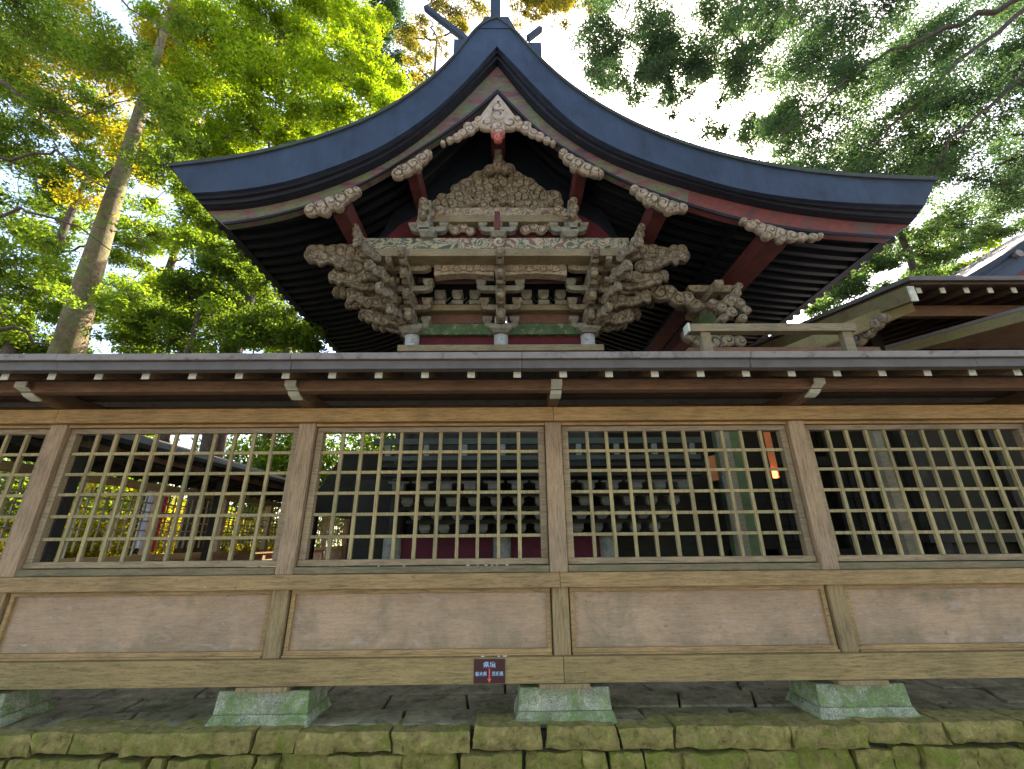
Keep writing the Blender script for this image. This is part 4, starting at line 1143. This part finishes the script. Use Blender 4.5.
def tree(name, label, trunk, tr, clumps, mat, leaf=.10, per=1400, dm=2.6, droop=0, bark=None, group=None, flat=.6, sub=9, subr=.42, from_h=None, barkl=None, upn=.6, cat='tree', boughs=()):
    """trunk: world points; tr: radii; clumps: (px,py,Y,r_m[,density])"""
    bark = bark or m_bark
    t = thing(name, label, cat, tuple(trunk[0]), group)
    tm = MB(); tm.tube(trunk, tr, 14)
    tm.build('trunk', bark, t, smooth=True)
    lm = MB(); PP = []; NN = []
    T = [Vector(p) for p in trunk]
    cls = [(at(c[0], c[1], c[2]), c[3], c[4] if len(c) > 4 else 1) for c in clumps]
    def tdist(C):
        i = min(range(len(T)), key=lambda i: (C-T[i]).length + abs((C.z-1.2)-T[i].z)*.6)
        A = T[i]
        if i+1 < len(T) and T[i+1].z > C.z-1 > T[i].z:
            f_ = (C.z-1-T[i].z)/(T[i+1].z-T[i].z); A = T[i].lerp(T[i+1], f_)
        return (C-A).length, A
    cls.sort(key=lambda c: tdist(c[0])[0])
    nodes = []
    for C, r, dens in cls:
        d0, A = tdist(C); bestc = d0; w0 = .028*d0**.6+.02
        for (Nn, pl, wn) in nodes:
            c_ = (C-Nn).length+pl*.35
            if c_ < bestc: bestc = c_; A = Nn; w0 = wn
        nodes.append((C, bestc, max(.012, w0*.6)))
        limb(lm, A, C, min(.13, w0), max(.008, w0*.45), sag=.04, n=7, wob=.22, k=5)
        for s in range(sub):
            dv = rng.normal(size=3); dv /= np.linalg.norm(dv); dv[2] *= flat
            S_ = np.array(C)+dv*r*rng.uniform(.35, 1.0)
            limb(lm, C, S_, .010, .004, n=3, wob=.2, k=3)
            n = int(per*dm/sub*dens*rng.uniform(.6, 1.4)*r**2)
            q = rng.normal(size=(n,3)); q /= np.linalg.norm(q, axis=1, keepdims=True)
            q *= (rng.uniform(0,1,(n,1))**.5)*r*subr*rng.uniform(.7, 1.3)
            q[:,2] *= .5
            if droop:
                hh = np.hypot(q[:,0], q[:,1]); q[:,2] -= hh*droop + rng.uniform(0, 1, n)*droop*r*.35
            PP.append(S_+q)
            N = rng.normal(size=(n,3)); N[:,2] = np.abs(N[:,2])+upn
            NN.append(N)
    for bg_ in boughs:
        rr0 = bg_[-1]; pts = [at(*q) for q in bg_[:-1]]
        dn = []
        for i in range(len(pts)-1):
            for k in range(4): dn.append(pts[i].lerp(pts[i+1], k/4)+Vector(rng.normal(size=3))*.04)
        dn.append(pts[-1])
        tm2 = MB(); tm2.tube(dn, [rr0*(1-.8*i/len(dn)) for i in range(len(dn))], 6); tm2.build('bough', bark if bark is m_barkd else m_twig, t, smooth=True)
    lm.build('limbs', m_twig, t)
    leaves('crown', np.vstack(PP), np.vstack(NN), leaf, mat, t)
    return t
def up(px, py, Y, top, n=6, lean=(0,0), base_z=0):
    "vertical trunk passing through the given photo point"
    p = at(px, py, Y); B_ = Vector((p.x-lean[0]*(p.z), Y, base_z))
    return [B_+Vector((lean[0]*top*i/n + (.06*math.sin(i*1.9)), lean[1]*top*i/n+.05*math.cos(i*2.3), top*i/n)) for i in range(n+1)]
L_bright = leafmat('leaf_bright', (.08,.16,.012), (.12,.20,.015), (.19,.25,.015), .62, (2.6,2.3,.7))
L_mid    = leafmat('leaf_mid', (.05,.10,.02), (.08,.14,.025), (.13,.18,.03), .58, (2.6,2.4,.8))
L_deep   = leafmat('leaf_deep', (.02,.05,.02), (.03,.07,.025), (.05,.10,.03), .4, (1.8,2.0,1.0))
L_yellow = leafmat('leaf_yellow', (.16,.19,.015), (.24,.24,.02), (.33,.26,.02), .6, (2.2,1.9,.7))
L_orange = leafmat('leaf_orange', (.06,.11,.02), (.12,.16,.02), (.22,.17,.03), .55, (2.2,1.6,.7))
L_cedar  = leafmat('leaf_cedar', (.028,.048,.038), (.045,.08,.04), (.09,.11,.045), .55, (1.9,2.4,1.4))
L_teal   = leafmat('leaf_teal', (.06,.11,.05), (.09,.15,.06), (.15,.17,.06), .5, (1.8,2.1,1.1))

def scatter(n, x0, x1, y0, y1, Y0, Y1, r0, r1, d, keep=None):
    out = []
    while len(out) < n:
        x, y = rng.uniform(x0, x1), rng.uniform(y0, y1)
        if keep and not keep(x, y): continue
        out.append((x, y, rng.uniform(Y0, Y1), rng.uniform(r0, r1), d))
    return out
def gap(x, y):     # the open patches of sky low on the left
    for gx, gy, gr in ((150,257,26),(110,178,16),(60,320,22),(95,150,12),(130,15,16),(20,190,14)):
        if (x-gx)**2+(y-gy)**2 < gr*gr*2: return False
    return True
# 1 the huge trunk at the left
T1 = up(70, 345, 10.5, 26, lean=(-.075, .0))
tree('cedar_tree', 'massive old tree with thick straight pale trunk at the left behind the fence', T1, [.70,.43,.29,.20,.14,.09,.04],
     [(110,95,11.5,1.7),(60,110,11,1.6,.8),(170,110,11.5,1.6,.8),(90,50,11,1.9,.8),(190,60,12,1.9),(30,60,11,1.8,.8),(140,160,11.5,1.0,.7),(80,190,11,1.0,.5)], L_yellow, .12, 900, subr=.5)
# 2 broad green tree in front, trunk out of frame at left
T2 = up(-420, 340, 8.0, 12, lean=(-.02,.02))
cl2 = []
for px, py, r, d in [(20,70,1.1,1),(60,40,1.2,1),(110,50,1.1,.9),(30,20,1.2,.9),(150,85,1.0,.8),(40,110,.9,.8),(15,150,.9,.9),(75,150,.9,.5),(20,200,.8,.8),(50,240,.7,.5),
                     (10,265,.8,.9),(35,290,.7,.8),(95,265,.6,.9),(105,240,.6,.9),(130,300,.6,.9),(20,325,.7,.9),(110,190,.7,.7),(165,165,.8,.7),(175,125,.8,.7),(140,225,.6,.6),(60,320,.6,.8),(5,105,.8,.6)]:
    cl2.append((px, py, 8.2+rng.uniform(-.6,.8), r, d))
def offtrunk(x, y): return abs(x-(72+(340-y)*.29)) > (30 if y > 120 else 12)
cl2 = [c for c in cl2 if offtrunk(c[0], c[1])]
cl2 += scatter(24, -20, 190, -10, 345, 7.8, 10, .4, .7, .8, lambda x, y: gap(x, y) and offtrunk(x, y))
tree('broadleaf_tree', 'dark green broadleaf tree spreading its branches over the left corner', T2, [.35,.32,.28,.24,.18,.12,.06], cl2, L_mid, .10, 1000, bark=m_barkd, subr=.5,
     boughs=[[(-60,150,7.6),(10,160,7.8),(60,150,8),(88,178,8.1),(118,190,8.2),.05],[(-40,225,7.6),(20,212,7.8),(70,222,8),(110,250,8.2),.045],[(-40,60,7.6),(20,95,7.8),(75,120,8),(130,100,8.3),.05],[(-30,340,7.5),(15,330,7.7),(50,345,8),.06],[(110,-10,8),(150,20,8.2),(200,60,8.5),.03]])
# 3 bright yellow green tree beside the shrine roof
T3 = up(232, 330, 10.8, 20, lean=(-.03,.04))
cl3 = []
for px, py, r, d in [(210,30,1.6,1),(260,20,1.6,1),(300,50,1.6,1.1),(340,80,1.3,1.1),(290,100,1.4,1.1),(240,80,1.5,1.1),(200,110,1.3,1),(370,100,1.0,1.1),(330,120,1.1,1),(385,70,.9,.8),(230,135,1.2,1),(280,130,1.1,1),
                     (320,20,1.3,.9),(180,60,1.3,.9),(190,145,1.0,.9),(300,10,1.3,.9),(240,5,1.4,.9),(225,150,.9,1)]:
    cl3.append((px, py, 11+rng.uniform(-1,1.5), r, d))
cl3 += [(285,130,10.0,.6,1.2),(300,118,9.9,.6,1.2),(275,138,10,.5,1.2)]
cl3 += scatter(46, 150, 400, -20, 175, 10, 14, .6, 1.1, .9, lambda x, y: y < 175-(x-200)*.35)
tree('broadleaf_tree', 'bright yellow green sunlit tree rising right behind the left wing of the shrine roof', T3, [.30,.28,.25,.21,.17,.11,.05], cl3, L_bright, .125, 800, bark=m_barkd, subr=.5)
# 4 understorey at lower left
T4 = up(190, 345, 9.5, 7.5, lean=(.01,0))
cl4 = []
for px, py, r, d in [(190,300,1.0,1),(150,320,.8,.9),(225,290,.9,1),(250,320,.9,1),(200,250,.8,.9),(215,220,.7,.6),(170,340,.9,1),(280,335,.9,1),(235,345,.9,1),(130,345,.7,.7),(300,345,.8,1),(180,225,.6,.5),(240,255,.7,.6)]:
    cl4.append((px, py, 9.8+rng.uniform(-.6,1), r, d))
cl4 += scatter(40, 120, 330, 195, 350, 9.3, 12, .45, .8, .9, lambda x, y: gap(x, y) and offtrunk(x, y) and y > 200+(x-200)*.7)
tree('broadleaf_tree', 'lower mid green tree filling the gap between thick trunk and shrine roof', T4, [.16,.15,.13,.12,.1,.07,.03], cl4, L_mid, .10, 1200, bark=m_barkd, subr=.5)
# 5 deep conifer between
T5 = up(420, 330, 17, 27)
tree('conifer_tree', 'dark blue green conifer standing further back above the left roof slope', T5, [.5,.45,.4,.33,.25,.15,.06],
     [(350,30,17,2.2),(380,55,17,1.8),(395,30,17.5,1.7,.7),(360,75,17,1.8),(340,5,17,2.0,.8),(400,80,17,1.4,.7),(375,10,17,1.6,.6)], L_deep, .14, 900)
# 6 airy tree with orange tints above the ridge
T6 = up(415, 330, 14, 25, lean=(.0,.0))
tree('maple_tree', 'airy tree with orange and green leaves and bare dark limbs above the roof ridge', T6, [.25,.23,.2,.17,.13,.09,.04],
     [(500,-12,14,1.0,1.2),(535,5,14,.8,1.2),(565,-2,14,.9,1.2),(460,25,14,.7,.9),(418,55,14,.8,.8),(600,-5,14,.9,1),(430,20,14,1.0,.7),(455,8,14,1.1,.7),(410,40,14,.8,.6),(420,70,14,.8,.5),(475,5,14,.9,.6),(520,12,14,1.0,.7),(555,15,14,1.0,.7),(590,8,14,1.0,.7),(440,45,14,.7,.5),(540,-5,14,1.1,.7),(405,90,14,.7,.4)], L_orange, .11, 1000, bark=m_barkd)
# 7 cedar boughs hanging over the right side
T7 = [Vector((12.5, 3.0, 0)) + Vector((.02*i, .05*i, i*2.6)) for i in range(7)]
cl7 = []
for px, py, r, d in [(600,50,.55,.8),(625,30,.6,.8),(590,20,.6,.8),(650,60,.6,.8),(630,90,.45,.7),(670,30,.7,1),(700,60,.6,.9),(610,85,.4,.6),(660,100,.4,.5),(710,20,.8,1),(740,50,.8,1),(760,20,.9,1),(645,10,.7,1),
                     (790,60,.9,1),(830,30,1.0,1),(850,80,.9,1),(800,100,.8,1),(770,120,.6,.9),(820,130,.8,1),(860,130,.8,1),(900,60,1.0,.9),(940,40,1.0,.8),(900,110,.9,.9),(880,155,.7,.9),(925,150,.8,.8),(960,100,.9,.8),(1000,60,1.0,.8),(990,120,.9,.8),
                     (840,160,.6,.8),(690,120,.25,.4),(705,135,.2,.5),(675,132,.15,.4),(750,140,.3,.4),(1010,160,.8,.7),(970,180,.6,.6),(780,150,.35,.5),(730,90,.4,.6),(740,10,.8,1),(880,10,1,.9),(1000,5,1,.7)]:
    cl7.append((px, py, 7.4+rng.uniform(-.7,.9), r, d))
cl7 += scatter(26, 590, 720, 60, 135, 6.9, 7.8, .16, .32, 1.1, lambda x, y: y < 80+(x-590)*.42)+scatter(8, 720, 800, 120, 160, 6.9, 7.8, .2, .3, .9)
cl7 += scatter(84, 770, 1060, -20, 190, 6.8, 9.5, .4, .8, .8)+scatter(34, 590, 780, -20, 80, 6.9, 8.5, .35, .6, .8)
tree('cedar_tree', 'dark drooping cedar boughs hanging over the right wing of the roof', T7, [.5,.45,.42,.38,.3,.2,.1], cl7, L_cedar, .075, 1500, droop=.45, sub=16, subr=.50,
     boughs=[[(1100,-60,5.5),(1030,-5,6),(960,25,6.4),(890,50,6.6),(845,78,6.8),.09],[(1100,-40,5.5),(1030,5,6),(960,62,6.4),(900,120,6.6),(870,150,6.8),.07],[(1100,60,6),(1024,75,6.4),(960,130,6.6),(930,175,6.8),.06],
             [(690,-40,6.8),(715,0,6.8),(745,50,6.8),(700,95,6.9),.035],[(790,-30,6.6),(770,30,6.8),(740,80,6.8),(728,110,6.8),.03],[(640,-30,7),(625,20,7),(612,70,7),.025],[(845,78,6.8),(815,110,6.8),(770,140,7),.03]])
# 8 tree beyond on the right
T8 = up(930, 320, 13, 17, lean=(.02,0))
tree('broadleaf_tree', 'light green tree with a visible trunk between the right roof tip and the brown hall', T8, [.2,.19,.17,.14,.11,.07,.03],
     scatter(30, 800, 1060, 190, 345, 12, 15, .6, 1.0, .9)+[(900,240,13,1.1,.8),(870,262,13,.9),(940,255,13,1.0,.8),(845,290,13,.9),(960,215,13,1.0,.6),(985,235,13,.9,.7),(905,205,13,.9,.5),(950,160,13,1.1,.6),(1000,190,13,1,.3),(920,290,13,1.0,.9),(980,270,13,.8,.9),(820,310,13,.7),(1015,225,13,.8,.6)], L_teal, .12, 1200, bark=m_barkd, subr=.5)
# 9 backdrop trees far behind, fill the gaps low down
k9 = 0
for px, Y, hgt, lab in [(20,17,24,'distant pale green tree at the far left behind the massive trunk'),(150,20,26,'distant green tree between the massive trunk and the shrine'),
                   (290,19,20,'distant tree just left of the shrine roof, low in the picture'),(1000,19,17,'distant green tree behind the right brown hall'),(860,18,12,'distant round green tree under the right roof tip')]:
    T = up(px, 330, Y, hgt*.9)
    cs = []
    for i in range(16):
        z = hgt*(.25+.7*i/16); 
        P0 = Vector((T[0].x+rng.uniform(-2.6,2.6), Y+rng.uniform(-1.5,1.5), z))
        d_ = P0-EYE; kx = d_.dot(fwd)
        cs.append((512+F_PX*d_.dot(rgt)/kx, 384.5-F_PX*d_.dot(upv)/kx, P0.y, 1.7, .85))
    tree('broadleaf_tree', lab, T, [.4,.36,.31,.26,.2,.12,.05], cs, (L_mid, L_bright)[k9 % 2], .16, 700, bark=m_barkd); k9 += 1
# shrubs outside the side fence
for i, (x, y, h, lab, mt) in enumerate([(-8.6,6.0,2.6,'sunlit yellow shrub just outside the side fence, nearest the front',L_yellow),(-8.4,8.6,2.8,'yellow green shrub outside the side fence, second from the front',L_yellow),
                            (-8.8,11.6,3.0,'yellow green shrub outside the side fence, third from the front',L_yellow),(-8.5,14.6,3.0,'yellowish shrub at the far end of the side fence',L_yellow),
                            (-4.4,19.0,3.2,'yellow shrub behind the rear fence, left of the shrine',L_yellow),(-1.4,19.4,3.2,'green shrub behind the rear fence, hidden mostly by the shrine',L_bright),(-10.5,10,4.5,'tall green shrub further out beyond the side fence',L_mid)]):
    t = thing('shrub', lab, 'shrub', (x, y, 0))
    st_ = MB()
    n = 5200; q = rng.normal(size=(n,3)); q /= np.linalg.norm(q, axis=1, keepdims=True); q *= rng.uniform(.3,1,(n,1))**.5
    ctr = rng.normal(size=(14,3))*.5; ci = rng.integers(0,14,n)
    P = np.array((x,y,h*.55))+ (ctr[ci]*np.array((1.0,1.1,.55))*h*.33 + q*.42*h*.5)
    P[:,2] = np.clip(P[:,2], .1, None)
    for c_ in ctr: limb(st_, (x,y,0), tuple(np.array((x,y,h*.55))+c_*np.array((1,1.1,.55))*h*.33), .03, .008, n=4, k=4)
    st_.build('stems', m_twig, t)
    N = rng.normal(size=(n,3)); N[:,2] += .5
    leaves('foliage', P, N, .11, mt, t)

# dense woodland shrubs behind the rear fence and unseen trees added behind the viewer to block sky light
for i, (x, y, h, lab, mt, lf) in enumerate([(-9.5,18.5,8,'large dark bush behind the far left corner of the court',L_mid,.16),(-4.2,20.5,10,'tall dark bush behind the rear fence, left of the shrine',L_mid,.16),(0.5,22,11,'tall dark bush directly behind the shrine',L_deep,.16),
        (4.5,19.2,9,'tall dark bush behind the rear fence, right of the shrine',L_deep,.16),(12,20,7,'tall dark bush behind the right hall',L_mid,.16),(-13,13,6,'tall green bush beyond the side fence',L_bright,.16),(-12,6.5,5,'green bush far left beyond the side fence',L_mid,.14)]):
    t = thing('bush', lab, 'bush', (x, y, 0)); n = 16000
    ctr = rng.normal(size=(22,3))*.42; ci = rng.integers(0,22,n)
    q = rng.normal(size=(n,3)); q /= np.linalg.norm(q, axis=1, keepdims=True); q *= rng.uniform(.2,1,(n,1))**.5
    sc_ = np.array((h*.55, h*.4, h*.45)); mid = np.array((x,y,h*.5))
    P = mid+ctr[ci]*sc_+q*h*.2; P[:,2] = np.clip(P[:,2], .1, None)
    st_ = MB()
    for c_ in ctr: limb(st_, (x,y,0), tuple(mid+c_*sc_), .06, .01, n=4, k=4)
    st_.build('stems', m_twig, t)
    N = rng.normal(size=(n,3)); N[:,2] += .5
    leaves('foliage', P, N, lf*1.35, mt, t)
for i, (x, y, h) in enumerate([(-15,-5,17),(-9,-10,19),(-2.5,-12,18),(4,-11.5,20),(10,-9,18),(16,-4,17)]):
    t = thing('broadleaf_tree', ['broad tree behind the viewer to the far left','broad tree behind the viewer to the left','broad tree behind the viewer, left of centre','broad tree behind the viewer, right of centre','broad tree behind the viewer to the right','broad tree behind the viewer to the far right'][i], 'tree', (x, y, 0))
    tm = MB(); tm.tube([(x,y,0),(x+.1,y,h*.3),(x-.1,y+.1,h*.6),(x,y,h*.95)], [.4,.33,.22,.05], 10); tm.build('trunk', m_barkd, t, smooth=True)
    n = 9000; ctr = rng.normal(size=(24,3)); ctr /= np.linalg.norm(ctr, axis=1, keepdims=True); ctr *= rng.uniform(.3,1,(24,1))
    ci = rng.integers(0,24,n); sc_ = np.array((3.6,3.0,h*.38)); mid = np.array((x,y,h*.58))
    q = rng.normal(size=(n,3)); q /= np.linalg.norm(q, axis=1, keepdims=True); q *= rng.uniform(.1,1,(n,1))**.5
    lm = MB()
    for c_ in ctr: limb(lm, (x,y,max(2,(mid+c_*sc_)[2]-2)), tuple(mid+c_*sc_), .08, .02, n=4, k=4)
    lm.build('limbs', m_twig, t)
    N = rng.normal(size=(n,3)); N[:,2] += .5
    leaves('crown', mid+ctr[ci]*sc_+q*1.5, N, .34, L_mid, t)
